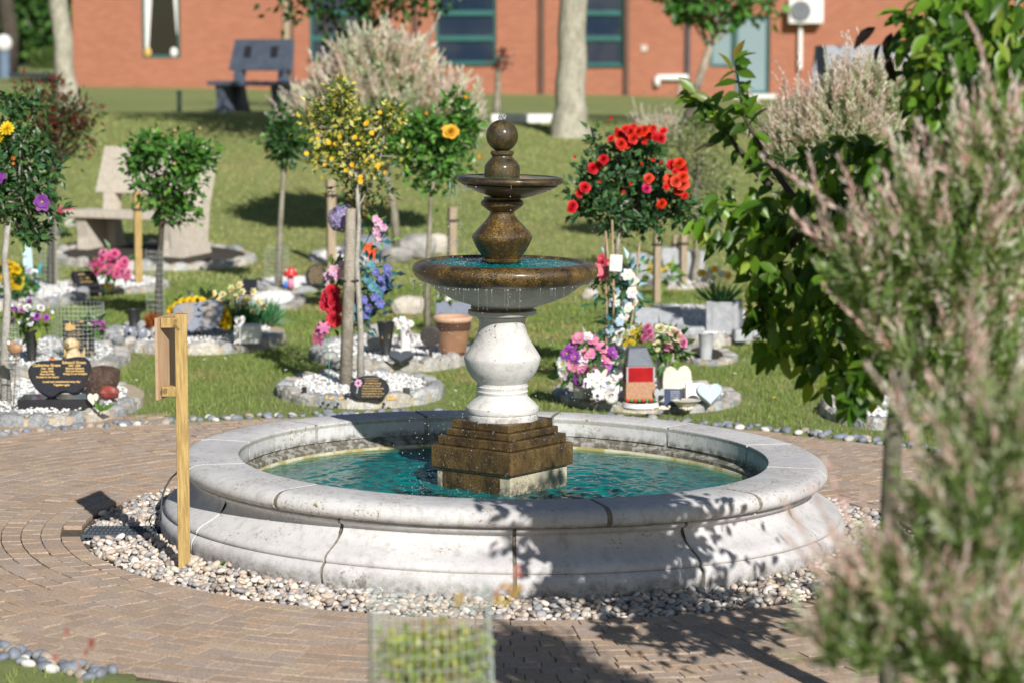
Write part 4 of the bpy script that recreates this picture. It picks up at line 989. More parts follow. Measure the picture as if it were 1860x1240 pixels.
# --- bed with grey double heart
t, st_, w_, h_, d = slab('heart_memorial', 360, 615, 94, 60, GREYG, 'blue-grey double heart memorial with gold lettering behind the sign post', 'memorial stone', .2, .05, 'twin', 0)
mb = MB()
for cx_ in (-.22, .23):
    st_.location.z = .04
    for i in range(8): wordline(mb, cx_ * w_, h_ * (.82 - i * .075), w_ * (.26 - abs(i - 3) * .018), h_ * .045, -.0265, 40 + i + int(cx_ * 100))
mb.build('lettering', GOLD, st_)
bouquet('mass of bright yellow chrysanthemums behind the grey double heart', 358, 562, d + .15, 56, 20, [('mum', YEL, 11, [(312, 566), (322, 558), (333, 552), (345, 549), (357, 548), (368, 550), (380, 552), (391, 556), (400, 562), (408, 570), (413, 580), (411, 590), (350, 556), (364, 556), (338, 558), (376, 559), (327, 566), (395, 568), (318, 574), (404, 582)])], [(.03, .06, .02)], 60, name='bouquet')
t, d, u = vase('flower_vase', 244, 596, 34, 24, 18, PLAST, 'short black grave pot left of the rust-coloured brush plant')
p = gl(278, 600, BL); u = M(1, dist(p)); mb_t = thing('rust_plant', p, 'upright rust-orange feathery plant in front of the green tree trunk', 'plant')
n = 260; q = np.stack([rng.normal(0, 5 * u, n), rng.normal(0, 4 * u, n), rng.uniform(0, 22 * u, n)], 1); T = q * np.array([1, 1, .2]) + np.array([0, 0, .03]) + rnd(n, .004)
V, F, k = leaves(q, T, rnd(n), rng.uniform(8, 16, n) * u, 3 * u, LT_NARROW)
link('foliage', npmesh('foliage', V, F, LEAF, np.repeat(palette([(.34, .10, .02), (.24, .06, .015), (.42, .16, .04)], n), k, 0)), mb_t)
for k, (px, w1, lab) in enumerate(((236, 22, 'round grey glass lantern, left of the pair on the white chippings'), (258, 20, 'round grey glass lantern with a curved handle beside its pair'), (284, 22, 'squat grey stone ornament nearest the sign post'))):
    p = gl(px, 616, BL); u = M(1, dist(p)); t = thing('grave_ornament', p, lab, 'ornament')
    MB().lathe([(w1 * .3 * u, 0), (w1 * .5 * u, .3 * w1 * u), (w1 * .5 * u, .75 * w1 * u), (w1 * .32 * u, w1 * u), (0, w1 * u)], 20).build('body', GREYG if k < 2 else LGREY, t, True, angle=50)
    if k == 1: MB().tube([(-.45 * w1 * u, 0, w1 * u * .8), (-.3 * w1 * u, 0, w1 * u * 1.4), (0, 0, w1 * u * 1.65), (.3 * w1 * u, 0, w1 * u * 1.4)], .006, 8).build('handle', LGREY, t, True)
    else: MB().ball((0, -.45 * w1 * u, w1 * u * .5), w1 * u * .18, 8, 6).build('window', BLACK, t, True)
# planter with heart, daffodils
p = gl(450, 622, BL); u = M(1, dist(p)); t = thing('white_planter', p, 'white square planter trough in front of the daffodils', 'planter')
mb = MB(); W_ = 46 * u; H_ = 33 * u
for s in (-1, 1): mb.box((s * (W_ / 2 - .008), 0, H_ / 2), (.016, .17, H_)); mb.box((0, s * .077, H_ / 2 - .001), (W_ - .033, .016, H_ - .004))
mb.build('walls', WHITE, t, bevel=.002); MB().box((0, 0, H_ * .8), (W_ - .034, .137, .01)).build('soil', SOIL, t)
p = gl(436, 626, BL + .02); t = thing('heart_marker', p, 'white wooden heart on a stick against the white planter', 'heart marker')
MB().tube([(0, 0, 0), (0, 0, 36 * u)], .003, 6).build('stick', WHITE, t)
out = [((16 * math.sin(a) ** 3) / 32 * 20 * u, (13 * math.cos(a) - 5 * math.cos(2 * a) - 2 * math.cos(3 * a) - math.cos(4 * a)) / 29 * 23 * u + 42 * u) for a in np.linspace(0, 6.2832, 36, endpoint=False)][::-1]
MB().prism(out, .012, bev=.05).build('heart', WHITE, t)
def daffs(label, px, py, d, rx, ry, pts_, colr, spiky=200, leafc=((.03, .17, .06), (.05, .22, .08), (.10, .30, .10)), kind='trumpet', r_=8):
    base = at(px, py + ry, d); u = M(1, d); t = thing('daffodils', base, label, 'flowers')
    for (x, y) in pts_: bloom(t, at(x, y, d - random.uniform(0, .12)) - base, r_ * u * random.uniform(.8, 1.1), kind, colr, (random.uniform(-.5, .5), -1, random.uniform(0, .5)))
    n = spiky; o_ = np.stack([rng.normal(0, rx * u * .22, n), rng.normal(0, rx * u * .2, n), np.zeros(n)], 1)
    T = o_ * np.array([3.2, 3.0, 0]) + np.array([0, 0, ry * u * 1.5]) + rnd(n, rx * u * .2)
    V, F, k = leaves(o_, T, rnd(n), rng.uniform(.9, 1.9, n) * ry * u, rng.uniform(3.0, 5.5, n) * u, LT_NARROW)
    link('foliage', npmesh('foliage', V, F, LEAF, np.repeat(palette(leafc, n), k, 0)), t)
    mb = MB()
    for (x, y) in pts_: mb.tube([(0, 0, 0), (at(x, y, d - .06) - base)], .0014, 3)
    mb.build('stems', plain('green_stem', (.06, .14, .03)), t); return t
pts_ = [(405, 535), (421, 524), (428, 540), (402, 548), (440, 530), (444, 548), (415, 552), (395, 540), (433, 560), (452, 542), (425, 565), (460, 530), (410, 562), (447, 556), (388, 534), (470, 548), (436, 518), (478, 556), (395, 556), (459, 566)]
daffs('clump of pale yellow daffodils and spiky leaves behind the white planter', 438, 562, dist(gl(450, 612, BL)) + .1, 40, 40, pts_, (.84, .80, .45), 240, r_=7.5)
leafpuff_t = thing('green_shrublet', gl(485, 592, BL), 'feathery bright green plant right of the daffodils', 'plant')
n = 420; u = M(1, 18.4); o_ = np.stack([rng.normal(0, 8 * u, n), rng.normal(0, 8 * u, n), rng.uniform(0, 18 * u, n)], 1); T = o_ * 2 + np.array([0.02, 0, .10]) + rnd(n, .05)
V, F, k = leaves(o_, T, rnd(n), rng.uniform(20, 44, n) * u, rng.uniform(2, 4, n) * u, LT_NARROW)
link('foliage', npmesh('foliage', V, F, LEAF, np.repeat(palette([(.03, .17, .06), (.05, .24, .08), (.14, .34, .16), (.3, .45, .3)], n), k, 0)), leafpuff_t)
slab('black_tablet', 450, 545, 28, 38, BLACK, 'small dark tablet standing behind the daffodils', 'memorial plaque', .3, .03, rz=-.3, lift=.0)
# --- leaning tablet and pink flowers
t, st_, w_, h_, d = slab('black_tablet', 160, 527, 44, 40, BLACK, 'thick black tablet with gold script leaning beside the pink flowers', 'memorial stone', .75, .07, rz=.5, lift=.05)
mb = MB()
for i in range(3): wordline(mb, 0, h_ * (.75 - i * .22), w_ * .6, h_ * .1, -.0365, 70 + i)
mb.build('lettering', GOLD, st_); MB().box((.05, .02, -.005), (.45, .3, .03)).build('base', BLACK, t, bevel=.006)
bouquet('bright pink artificial roses in a brass pot beside the leaning tablet', 200, 482, dist(gl(196, 528, .05)), 38, 24, [('rose', (.80, .16, .36), 10, [(188, 460), (170, 478), (180, 485), (195, 492), (205, 478), (212, 498), (222, 482), (230, 500), (186, 472), (200, 468), (215, 488), (176, 490), (198, 484), (226, 476), (208, 462)]), ('rose', (.84, .40, .55), 9, [(188, 459), (165, 480), (217, 480), (232, 496)])], n_leaf=60)
t, d, u = vase('brass_bowl', 196, 528, 12, 26, 20, plain('brass', (.6, .42, .12), None, 9, .3, 0, metal=.9), 'low brass bowl under the pink artificial roses', .05)
# --- far left bed
bouquet('large bright yellow flower bunch at the left edge behind the rose trunk', 25, 500, dist(gl(25, 548, BL)), 20, 26, [('rose', YEL, 11, [(20, 482), (30, 490), (15, 495), (36, 505), (24, 508), (18, 516), (32, 516), (10, 478), (8, 505)])], n_leaf=60)
bouquet('lilac and white flowers low in the far left bed', 55, 510, dist(gl(55, 542, BL)), 18, 16, [('open', (.55, .48, .72), 8, [(50, 492), (60, 502), (66, 508), (48, 505)]), ('open', WHT, 6, [(42, 520), (56, 496), (64, 494)])], [(.12, .28, .06), (.2, .36, .1)], 50)
p = gl(46, 535, BL); u = M(1, dist(p)); t = thing('angel_figure', p, 'pale blue glassy winged figure standing behind the yellow flowers at left', 'ornament')
PB = plain('pale_blue_glaze', (.42, .60, .66), (.55, .68, .72), 12, .3, 0)
MB().lathe([(9 * u, 0), (7 * u, 30 * u), (4 * u, 60 * u), (3 * u, 66 * u), (0, 68 * u)], 16).build('robe', PB, t, True)
MB().ball((0, 0, 72 * u), 5 * u, 12, 9).build('head', PB, t, True)
MB().prism([(0, 20 * u), (9 * u, 45 * u), (8 * u, 80 * u), (3 * u, 92 * u), (-3 * u, 90 * u), (-8 * u, 70 * u)], .015).build('wing', PB, t, loc=(.02, .04, 0))
p = gl(70, 532, BL); t = thing('teal_ornament', p, 'curved teal stem ornament leaning beside the far left flowers', 'ornament')
MB().tube([(0, 0, 0), (-3 * u, 0, 20 * u), (1 * u, 0, 42 * u), (9 * u, 0, 56 * u)], [.012, .02, .022, .006], 8).build('stem', plain('teal_glaze', (.05, .30, .34), None, 6, .3, 0), t, True)
# pink and white bunch near bench
bouquet('hot pink and white flower bunch on the left end of the beige bench', 122, 392, 27.5, 20, 12, [('rose', (.80, .04, .22), 9, [(115, 382), (125, 384), (132, 388), (108, 386)]), ('rose', WHT, 8, [(122, 398), (132, 404), (126, 406)])], n_leaf=20)
# --- toadstool bed
p = gl(528, 524, .045); u = M(1, dist(p)); t = thing('toadstool', p, 'red capped toadstool ornament with pink stalk', 'toadstool ornament')
MB().lathe([(7 * u, 0), (5 * u, 12 * u), (5.5 * u, 26 * u)], 14).build('stalk', plain('pink_glaze', (.8, .3, .42), None, 5, .5, 0), t, True)
MB().lathe([(13 * u, 22 * u), (12.5 * u, 27 * u), (8 * u, 35 * u), (0, 38 * u)], 18).build('cap', plain('red_glaze', (.75, .03, .03), None, 5, .4, 0), t, True)
mb = MB()
for a in range(6): mb.ball((9 * u * math.cos(a), 9 * u * math.sin(a), 32.5 * u), 2.0 * u, 6, 5)
mb.build('spots', WHITE, t, True)
MB().ball((-9 * u, -2 * u, 6 * u), 4.5 * u, 10, 8, (1, .8, 1.4)).build('gnome', plain('blue_glaze', (.05, .2, .7), None, 5, .4, 0), t, True)
t, st_, w_, h_, d = slab('round_plaque', 574, 522, 40, 42, BLACK, 'round black plaque with faint gold lines at the back beside the toadstool', 'memorial plaque', .3, .04, 'oval', lift=.04)
mb = MB()
for i in range(7): wordline(mb, 0, h_ * (.85 - i * .11), w_ * (.75 - abs(i - 3) * .08), h_ * .05, -.0215, 80 + i)
mb.build('lettering', GOLD, st_)
# --- oval bed with oval plaque
t, st_, w_, h_, d = slab('oval_plaque', 671, 726, 73, 45, BLACK, 'oval black plaque with gold lines and a pink flower motif behind the pool', 'memorial plaque', .18, .025, 'oval', lift=.06)
text('In loving memory of', h_ * .075, GOLD, st_, (.05 * w_, -.0135, h_ * .87), ext=.001)
mb = MB()
for i, (L, hh) in enumerate(((.32, .05), (.42, .085), (.45, .07), (.55, .08), (.5, .07), (.55, .075), (.5, .07))): wordline(mb, .06 * w_ + .03 * w_ * (i % 2), h_ * (.77 - i * .105), w_ * L, h_ * hh * .8, -.0135, 90 + i)
mb.build('lettering', GOLD, st_)
mb = MB(); 
for a in range(7): mb.ball((-.28 * w_ + .06 * w_ * math.cos(a * .9), -.0125, h_ * .68 + .07 * w_ * math.sin(a * .9)), .045 * w_, 10, 6, (1, .05, .6))
mb.build('flower_motif', plain('pink_paint', (.72, .36, .52), None, 5, .5, 0), st_, True)
MB().box((-.30 * w_, -.0126, h_ * .42), (.006, .001, h_ * .32), ry=.15).build('motif_stem', LGREY, st_)
for (px, py, w1, lab) in ((553, 714, 14, 'small square candle box left in the round bed'), (738, 716, 15, 'small glass candle holder right in the round bed')):
    p = gl(px, py, .065); u = M(1, dist(p)); t = thing('candle_holder', p, lab, 'candle holder')
    if px < 600: MB().box((0, 0, 5.5 * u), (w1 * u * .6, w1 * u, 11 * u)).build('body', BLACK, t, bevel=.002); MB().box((.5 * w1 * u, 0, 5 * u), (w1 * u * .35, w1 * u * .9, 10 * u)).build('side', LGREY, t, bevel=.002)
    else: MB().lathe([(w1 * .42 * u, 0), (w1 * .5 * u, 5 * u), (w1 * .4 * u, 12 * u), (w1 * .35 * u, 12 * u), (.3 * w1 * u, 3 * u), (0, 3 * u)], 16).build('glass', plain('dark_smoked_glass', (.08, .08, .07), None, 5, .15, 0), t, True, angle=40); MB().lathe([(w1 * .2 * u, 3 * u), (w1 * .2 * u, 8 * u), (0, 8 * u)], 10).build('candle', CREAM, t)
mb = MB(); u = M(1, 16.7)
for k in range(22):
    x = random.choice((random.uniform(592, 622), random.uniform(702, 722))); p = gl(x, 722 + random.uniform(-2, 3), .075); mb.ball(p, .009, 8, 6)
props(mb.build('gold_beads', GOLD, None, True), 'tiny gold beads scattered on the white chippings of the round bed', 'beads', kind=None)
# flowers wound on the trunk left of the fountain
TD = 16.75
def spray(label, d, blooms, leafc, n_leaf, spots, spread=.05, leafL=22, name='flower_garland'):
    c0 = at(spots[0][0], spots[0][1], d); t = thing(name, c0, label, 'flowers'); u = M(1, d)
    for kind, colr, r_, pts in blooms:
        for (x, y) in pts: bloom(t, at(x, y, d - random.uniform(.04, .12)) - c0, r_ * u * random.uniform(.88, 1.1), kind, colr, (random.uniform(-.5, .5), -1, random.uniform(-.1, .6)))
    if n_leaf: leafpuff('foliage', t, [tuple(at(x, y, d) - c0) for x, y in spots], spread, n_leaf, leafL * u, leafL * u * .45, leafc)
    mb = MB(); mb.tube([at(x, y, d) - c0 for x, y in spots], .004, 5); mb.build('wire_stem', plain('green_stem', (.06, .14, .03)), t); return t
spray('large round lilac hydrangea ball tied to the trunk left of the fountain', TD, [('puff', (.42, .38, .58), 24, [(622, 397)])], GREENL, 0, [(622, 397), (630, 440), (636, 470)])
spray('crimson red artificial roses hanging left of the trunk', TD, [('rose', (.66, .02, .05), 15, [(597, 540), (593, 553), (606, 545), (603, 530)]), ('rose', (.74, .035, .07), 15, [(608, 563), (606, 580)]), ('rose', (.8, .05, .07), 16, [(607, 582)])], [(.02, .04, .02)], 30, [(600, 530), (604, 560), (606, 585)], .03)
spray('pale pink blossoms with teal leaves high on the trunk garland', TD, [('open', (.82, .46, .66), 11, [(606, 492), (614, 498), (622, 484), (600, 500)]), ('open', (.8, .5, .68), 8, [(682, 398), (686, 404)]), ('open', (.85, .5, .7), 8, [(683, 420), (692, 425), (697, 414), (688, 432)])], [(.05, .25, .28), (.03, .12, .12), (.20, .34, .06)], 70, [(606, 495), (620, 505), (650, 470), (680, 410), (690, 430)], .035)
spray('blue and teal artificial flowers wound right of the trunk', TD, [('open', (.16, .19, .52), 9, [(683, 495), (692, 508), (700, 512), (705, 500), (694, 522), (680, 540), (660, 545), (670, 560), (652, 552), (690, 552), (664, 572), (702, 488), (646, 560)]), ('open', (.12, .34, .42), 10, [(672, 484), (668, 508), (676, 520), (650, 538), (640, 560), (652, 580), (690, 532), (645, 575)])], [(.03, .13, .15), (.04, .08, .14), (.05, .2, .2)], 170, [(675, 485), (690, 505), (698, 525), (670, 545), (655, 560), (655, 585), (640, 560)], .05)
spray('orange-red lily bloom right of the trunk above the chippings', 24.5, [('lily', (.85, .12, .03), 12, [(668, 452), (676, 464)])], [(.06, .2, .03)], 8, [(665, 450), (680, 490)], .02)
p = gl(598, 698, BL); c0 = at(584, 604, dist(p)) - p
t = thing('flower_stick', p, 'single dusky pink flower on a thin teal wire stem in the round bed', 'flowers')
mb = MB(); mb.tube([(0, 0, 0), (.0, 0, .15), c0 * .9 + Vector((.03, 0, 0)), c0], .003, 6); mb.build('stem', plain('teal_wire', (.06, .32, .28), None, 5, .5, 0), t, True)
bloom(t, c0, .055, 'lily', (.55, .14, .28), (-.4, -.8, .3)); bloom(t, c0 + Vector((.015, -.02, .03)), .045, 'lily', (.6, .18, .35), (.2, -.8, .5)); bloom(t, c0 + Vector((-.02, -.02, -.04)), .04, 'lily', (.5, .10, .24), (-.2, -.8, -.3))
# --- terracotta bed
t, d, u = vase('cone_vase', 701, 646, 62, 32, 17, PLAST, 'black tapering cone vase with gold band left of the white vase')
mb = MB()
for z in (.55, .62, .7): wordline(mb, 0, 62 * u * z, 14 * u, 4 * u, -11.5 * u, int(z * 100))
mb.build('lettering', GOLD, t)
t, d, u = vase('white_vase', 736, 636, 52, 20, 16, WHITE, 'slim white vase with flared white top between black and terracotta pots')
bouquet('white flower heads spreading from the slim white vase', 727, 592, d, 22, 8, [('open', WHT, 8, [(712, 590), (720, 584), (732, 582), (745, 588), (726, 592), (738, 592)])], [(.5, .45, .45), (.2, .1, .12)], 20)
slab('heart_stone', 728, 662, 46, 26, plain('dark_slate_pebble', (.07, .08, .10), (.05, .055, .07), 30, .35, .1), 'dark slate heart lying at the foot of the cone vase', 'heart stone', .6, .05, 'heart', lift=.065)
p = gl(782, 652, BL); u = M(1, dist(p)); t = thing('disc_ornament', p, 'round dark openwork disc on a black stand before the terracotta pot', 'ornament')
DARKM = plain('dark_bronze', (.06, .05, .045), (.04, .035, .03), 20, .4, .1)
MB().lathe([(15 * u, -.012), (19 * u, -.01), (19 * u, .01), (15 * u, .012)], 30, T=Matrix.Translation((0, 0, 42 * u)) @ Matrix.Rotation(R(90), 4, 'X')).build('ring', DARKM, t)
MB().box((0, 0, 36 * u), (28 * u, .008, 14 * u)).build('silhouette', DARKM, t); MB().ball((-4 * u, 0, 46 * u), 8 * u, 12, 8, (1, .3, .8)).build('figure', plain('dull_brown', (.22, .17, .13), None, 9, .6, 0), t, True)
MB().box((0, 0, 10 * u), (7 * u, .02, 22 * u)).build('stand', PLAST, t, bevel=.003)
t, d, u = vase('terracotta_pot', 822, 645, 66, 66, 48, TERRA, 'large glazed terracotta pot with pale rim left of the fountain column', BL, 'plant pot')
MB().lathe([(34 * u, 61 * u), (36.5 * u, 63 * u), (36.5 * u, 70 * u), (33 * u, 71.5 * u), (30 * u, 66 * u)], 36, cap=False).build('rim', TERRAR, t, True)
MB().lathe([(33.6 * u, 48 * u), (33.9 * u, 60 * u)], 36, cap=False).build('glaze_band', plain('dark_brown_glaze', (.10, .05, .035), None, 8, .3, 0), t, True)
MB().lathe([(24.6 * u, 0), (24.9 * u, 12 * u)], 36, cap=False).build('base_band', plain('dark_brown_glaze', (.10, .05, .035)), t, True)
# flat grey slabs behind column
slab('grey_tablet', 835, 575, 90, 34, GREYG, 'flat blue-grey memorial slab behind the terracotta pot', 'memorial stone', 1.0, .06, lift=.02)
bouquet('small white flowers behind the terracotta pot under the bowl edge', 812, 538, 20.2, 14, 10, [('open', WHT, 7, [(800, 536), (814, 542), (822, 534)])], n_leaf=20)
# ================================================================== bed right of the fountain
RD = 16.5
t, d, u = vase('white_pot', 1058, 722, 44, 38, 32, plain('white_and_grey_glaze', (.72, .72, .70), (.28, .29, .30), 14, .4, 0), 'white and grey flower pot under the pink and purple bouquet')
bouquet('large bouquet of pink, purple and white artificial flowers in the white pot', 1066, 648, d, 52, 42, [('open', (.80, .26, .45), 14, [(1052, 615), (1075, 618), (1092, 632), (1100, 650), (1085, 665), (1040, 662), (1058, 668), (1070, 640)]), ('open', PUR, 13, [(1030, 642), (1040, 630), (1100, 665), (1050, 688), (1062, 680), (1095, 678), (1112, 640), (1045, 648)]), ('open', WHT, 13, [(1060, 646), (1022, 660), (1024, 676), (1068, 612), (1058, 655)]), ('open', (.78, .04, .26), 12, [(1082, 685), (1076, 692)]), ('rose', PUR, 10, [(1052, 694)])], [(.05, .14, .05), (.14, .30, .08)], 110, leafL=26)
spray('white lily blooms and leaves at the foot of the pink bouquet', d - .15, [('lily', WHT, 22, [(1085, 698)]), ('lily', WHT, 17, [(1100, 712), (1075, 690), (1092, 688)])], [(.10, .24, .08), (.05, .12, .04)], 26, [(1088, 700), (1098, 722), (1105, 690)], .03)
p = gl(1112, 735, .05); u = M(1, dist(p)); t = thing('angel_figure', p, 'small crouching white angel figurine left of the red lantern', 'figurine')
mb = MB(); mb.ball((0, 0, 14 * u), 12 * u, 16, 12, (.9, .8, 1.25)); mb.ball((-1 * u, -5 * u, 33 * u), 7.5 * u, 14, 10); mb.ball((-3 * u, -9 * u, 8 * u), 8 * u, 12, 9, (1.2, 1, .8)); mb.build('body', plain('white_resin', (.68, .67, .65), (.45, .45, .45), 40, .6, .2), t, True)
for s in (-1, 1): MB().prism([(0, 12 * u), (s * 12 * u, 20 * u), (s * 13 * u, 36 * u), (s * 5 * u, 30 * u)][::s], .012).build('wing', WHITE, t, loc=(0, .03, 0))
# lantern: brick clad base, red glass, slate top
p = gl(1160, 728, .05); u = M(1, dist(p)); t = thing('memorial_lantern', p, 'square lantern of red glass on a brick base with dark angular top', 'lantern', rz=.1)
MB().box((0, 0, 20 * u), (54 * u, 48 * u, 36 * u)).build('brick_base', BRICKP, t, bevel=.003)
MB().box((0, 0, 52 * u), (48 * u, 44 * u, 27.6 * u)).build('red_glass_box', REDP, t, bevel=.003)
mb = MB(); 
for sx_ in (-1, 1):
    for sy_ in (-1, 1): mb.box((sx_ * 24.6 * u, sy_ * 22.6 * u, 52 * u), (3 * u, 3 * u, 27.8 * u))
mb.build('corner_posts', LGREY, t)
mb = MB(); mb.add([(x * u, y * u, z * u) for x, y, z in ((-25, -23, 66.2), (25, -23, 66.2), (25, 23, 66.2), (-25, 23, 66.2), (-21, -17, 98), (12, -17, 100), (12, 17, 100), (-21, 17, 98), (20, -19, 80), (20, 19, 80))], [(0, 1, 8, 5, 4), (1, 2, 9, 8), (2, 3, 7, 6, 9), (3, 0, 4, 7), (4, 5, 6, 7), (8, 9, 6, 5), (3, 2, 1, 0)])
mb.build('slate_top', DBENCH, t, bevel=.003)
mb = MB()
for k in range(8):
    mb.col = ((.7, .03, .02), (.05, .3, .06))[k % 2]; mb.ball(((-24 + k * 7) * u, -26 * u, 5 * u), 3.4 * u, 8, 6)
mb.build('berry_trim', attrmat('painted_berries', .4, 0, 10, .001, .05), t, True)
o = MB().lathe([(30 * u, 0), (34 * u, 4 * u), (32 * u, 12 * u), (29 * u, 12 * u), (28 * u, 3 * u)], 40, a0=R(185), a1=R(355)).build('trough_rim', WHITE, None, True, angle=40, loc=gl(1163, 742, .045)); props(o, 'low curved white edging in front of the red lantern', 'edging')
# rose bouquet in glass vase
t, d, u = vase('glass_vase', 1203, 712, 62, 26, 18, plain('greenish_glass', (.35, .40, .28), (.5, .52, .42), 14, .15, 0), 'greenish glass vase behind the hanging white beads')
bouquet('cream and pink rose bouquet with drooping leaves right of the lantern', 1208, 625, d, 38, 30, [('rose', CRM, 12, [(1194, 628), (1222, 604), (1230, 612), (1200, 598)]), ('rose', (.82, .80, .6), 10, [(1212, 600), (1190, 608), (1218, 618)]), ('rose', (.80, .25, .45), 10, [(1180, 605), (1176, 596), (1186, 612), (1214, 628), (1240, 622), (1236, 614), (1172, 612), (1228, 605)])], [(.07, .17, .04), (.16, .28, .06), (.05, .1, .03)], 90, leafL=26)
spray('feathery yellow flower sprigs behind the slate lantern top', d + .15, [('mum', (.66, .52, .03), 6, [(1150, 622), (1158, 612), (1142, 616), (1164, 620), (1148, 604), (1136, 626), (1156, 600)])], [(.40, .38, .03), (.30, .32, .05)], 120, [(1150, 620), (1142, 610), (1160, 608)], .03, 10)
t, st_, w_, h_, d = slab('white_heart_stone', 1230, 725, 52, 62, CREAM, 'large cream heart shaped stone right of the lantern', 'heart stone', .12, .05, 'rect', lift=.04)
bpy.data.objects.remove(st_)
out = [(-.5 * w_, 0), (.5 * w_, 0), (.52 * w_, .5 * h_), (.48 * w_, .82 * h_), (.38 * w_, .96 * h_), (.24 * w_, 1.0 * h_), (.09 * w_, .95 * h_), (.0, .84 * h_), (-.1 * w_, .93 * h_), (-.25 * w_, .98 * h_), (-.4 * w_, .93 * h_), (-.5 * w_, .78 * h_), (-.53 * w_, .5 * h_)]
MB().prism(out, .05, bev=.05).build('stone', CREAM, t, rot=(-.12, 0, 0))
t, st_, w_, h_, d = slab('navy_plaque', 1222, 738, 32, 32, plain('navy_slate', (.035, .06, .13), (.03, .05, .11), 9, .4, 0), 'navy blue plaque with white writing leaning on the cream heart', 'memorial plaque', .2, .015, rz=-.1, lift=.05)
mb = MB()
for i in range(6): wordline(mb, .12 * w_, h_ * (.85 - i * .12), w_ * .5, h_ * .055, -.0085, 120 + i)
mb.build('lettering', WHITE, st_)
slab('grey_heart_stone', 1198, 732, 22, 28, LGREY, 'small grey heart stone between the lantern and navy plaque', 'heart stone', .1, .03, 'heart', lift=.05)
slab('blue_heart_stone', 1290, 738, 48, 44, plain('pale_blue_stone', (.45, .53, .60), (.36, .44, .50), 10, .6, .1), 'pale blue-grey heart stone at the right end of the bed', 'heart stone', .45, .04, 'heart', lift=.04, rz=.1)
slab('white_scroll_stone', 1262, 730, 34, 34, WHITE, 'plain white stone block left of the pale blue heart', 'memorial stone', .4, .06, 'rect', lift=.04)
t, d, u = vase('white_dish', 1246, 740, 14, 50, 26, CREAM, 'shallow cream shell-like dish in front of the cream heart', .05, 'dish')
mb = MB(); 
for k in range(9): mb.ball(gl(1196 + k * .6, 712 - k * 6.2, .05 + k * .0) * 1, .0001, 4, 3)
mb = MB(); bp = gl(1198, 716, .05)
for k in range(12): mb.ball((bp.x + .004 * math.sin(k), bp.y - .03, bp.z + .02 + k * .016), .0085, 8, 6)
props(mb.build('bead_string', WHITE, None, True), 'hanging string of white pearl beads in front of the glass vase', 'bead string')
mb = MB()
for k in range(26): mb.ball(gl(1185 + k * 1.9 + (24 if k > 16 else 0), 741 + random.uniform(-2, 2), .055), random.uniform(.007, .012), 8, 6)
props(mb.build('cream_pebbles', CREAM, None, True), 'short row of cream pebbles along the front of the heart stones', 'pebbles')
# garland on the right trunk
spray('white and pale blue artificial flowers wound down the red rose trunk', 16.9, [('open', WHT, 12, [(1140, 500), (1150, 510), (1148, 532), (1128, 555), (1140, 560), (1120, 545), (1150, 548), (1135, 575), (1115, 610), (1128, 605), (1145, 602), (1108, 620), (1130, 622), (1112, 690), (1118, 655), (1125, 668), (1105, 655), (1122, 680)]), ('open', (.45, .62, .74), 10, [(1118, 530), (1112, 550), (1125, 585), (1108, 600)])], [(.05, .24, .30), (.30, .48, .56), (.04, .16, .07), (.06, .22, .1)], 230, [(1118, 520), (1135, 540), (1125, 570), (1120, 600), (1112, 630), (1115, 660), (1140, 505)], .05, 26)
spray('salmon pink flowers with green leaves at the top of the garland', 16.9, [('open', (.80, .20, .26), 11, [(1092, 480), (1100, 490), (1088, 494), (1096, 500)]), ('open', (.72, .05, .12), 8, [(1098, 474), (1105, 478), (1092, 470)])], [(.03, .13, .06), (.05, .2, .09)], 60, [(1096, 490), (1094, 515), (1096, 535)], .035, 22)
p = at(1119, 478, 16.7); t = thing('hanging_tag', p, 'small white square tag hanging on the red rose trunk', 'tag')
MB().box((0, 0, 0), (.078, .006, .105)).build('card', WHITE, t, rot=(0, .06, 0)); mb = MB(); wordline(mb, 0, .012, .05, .008, -.0045, 4); wordline(mb, 0, -.008, .05, .008, -.0045, 5); mb.build('print', LGREY, t)
MB().tube([(-.03, 0, .05), (0, .01, .08), (.03, 0, .05)], .0015, 4).build('string', PLAST, t)
# --- open book stone, planter, low blocks
p = gl(1196, 598, .06); u = M(1, dist(p)); t = thing('book_memorial', p, 'grey open book shaped memorial stone on a grey plinth', 'memorial stone')
mb = MB()
for s in (-1, 1): mb.box((s * 22 * u, .02, 20 * u), (43 * u, .26, .035), 0, .45, s * -.10)
mb.build('pages', LGREY, t, bevel=.006); MB().box((0, .02, 5 * u), (92 * u, .22, 14 * u)).build('plinth', GREYG, t, bevel=.006)
p = gl(1316, 602, .06); u = M(1, dist(p)); t = thing('stone_planter', p, 'square light grey granite planter with white and yellow daffodils', 'planter', rz=-.25)
mb = MB(); W_ = 58 * u; H_ = 56 * u
for s in (-1, 1): mb.box((s * (W_ / 2 - .02), 0, H_ / 2), (.04, W_, H_)); mb.box((0, s * (W_ / 2 - .02), H_ / 2 - .001), (W_ - .081, .04, H_ - .003))
mb.build('walls', LGREY, t, bevel=.004); MB().box((0, 0, H_ * .9), (W_ - .082, W_ - .082, .01)).build('soil', SOIL, t)
daffs('white and yellow daffodils standing in the grey granite planter', 1305, 520, dist(p), 40, 30, [(1274, 497), (1284, 500), (1292, 492), (1302, 490), (1310, 498), (1322, 500), (1280, 508), (1296, 505)], (.84, .82, .72), 60, kind='open', r_=8)
o = list(bpy.data.objects)[-1]
spray('bright yellow daffodil heads among the white ones in the granite planter', dist(p) - .1, [('trumpet', (.86, .55, .01), 8, [(1276, 496), (1298, 490), (1322, 502)])], [(.05, .2, .06)], 0, [(1280, 510), (1300, 520), (1310, 540)])
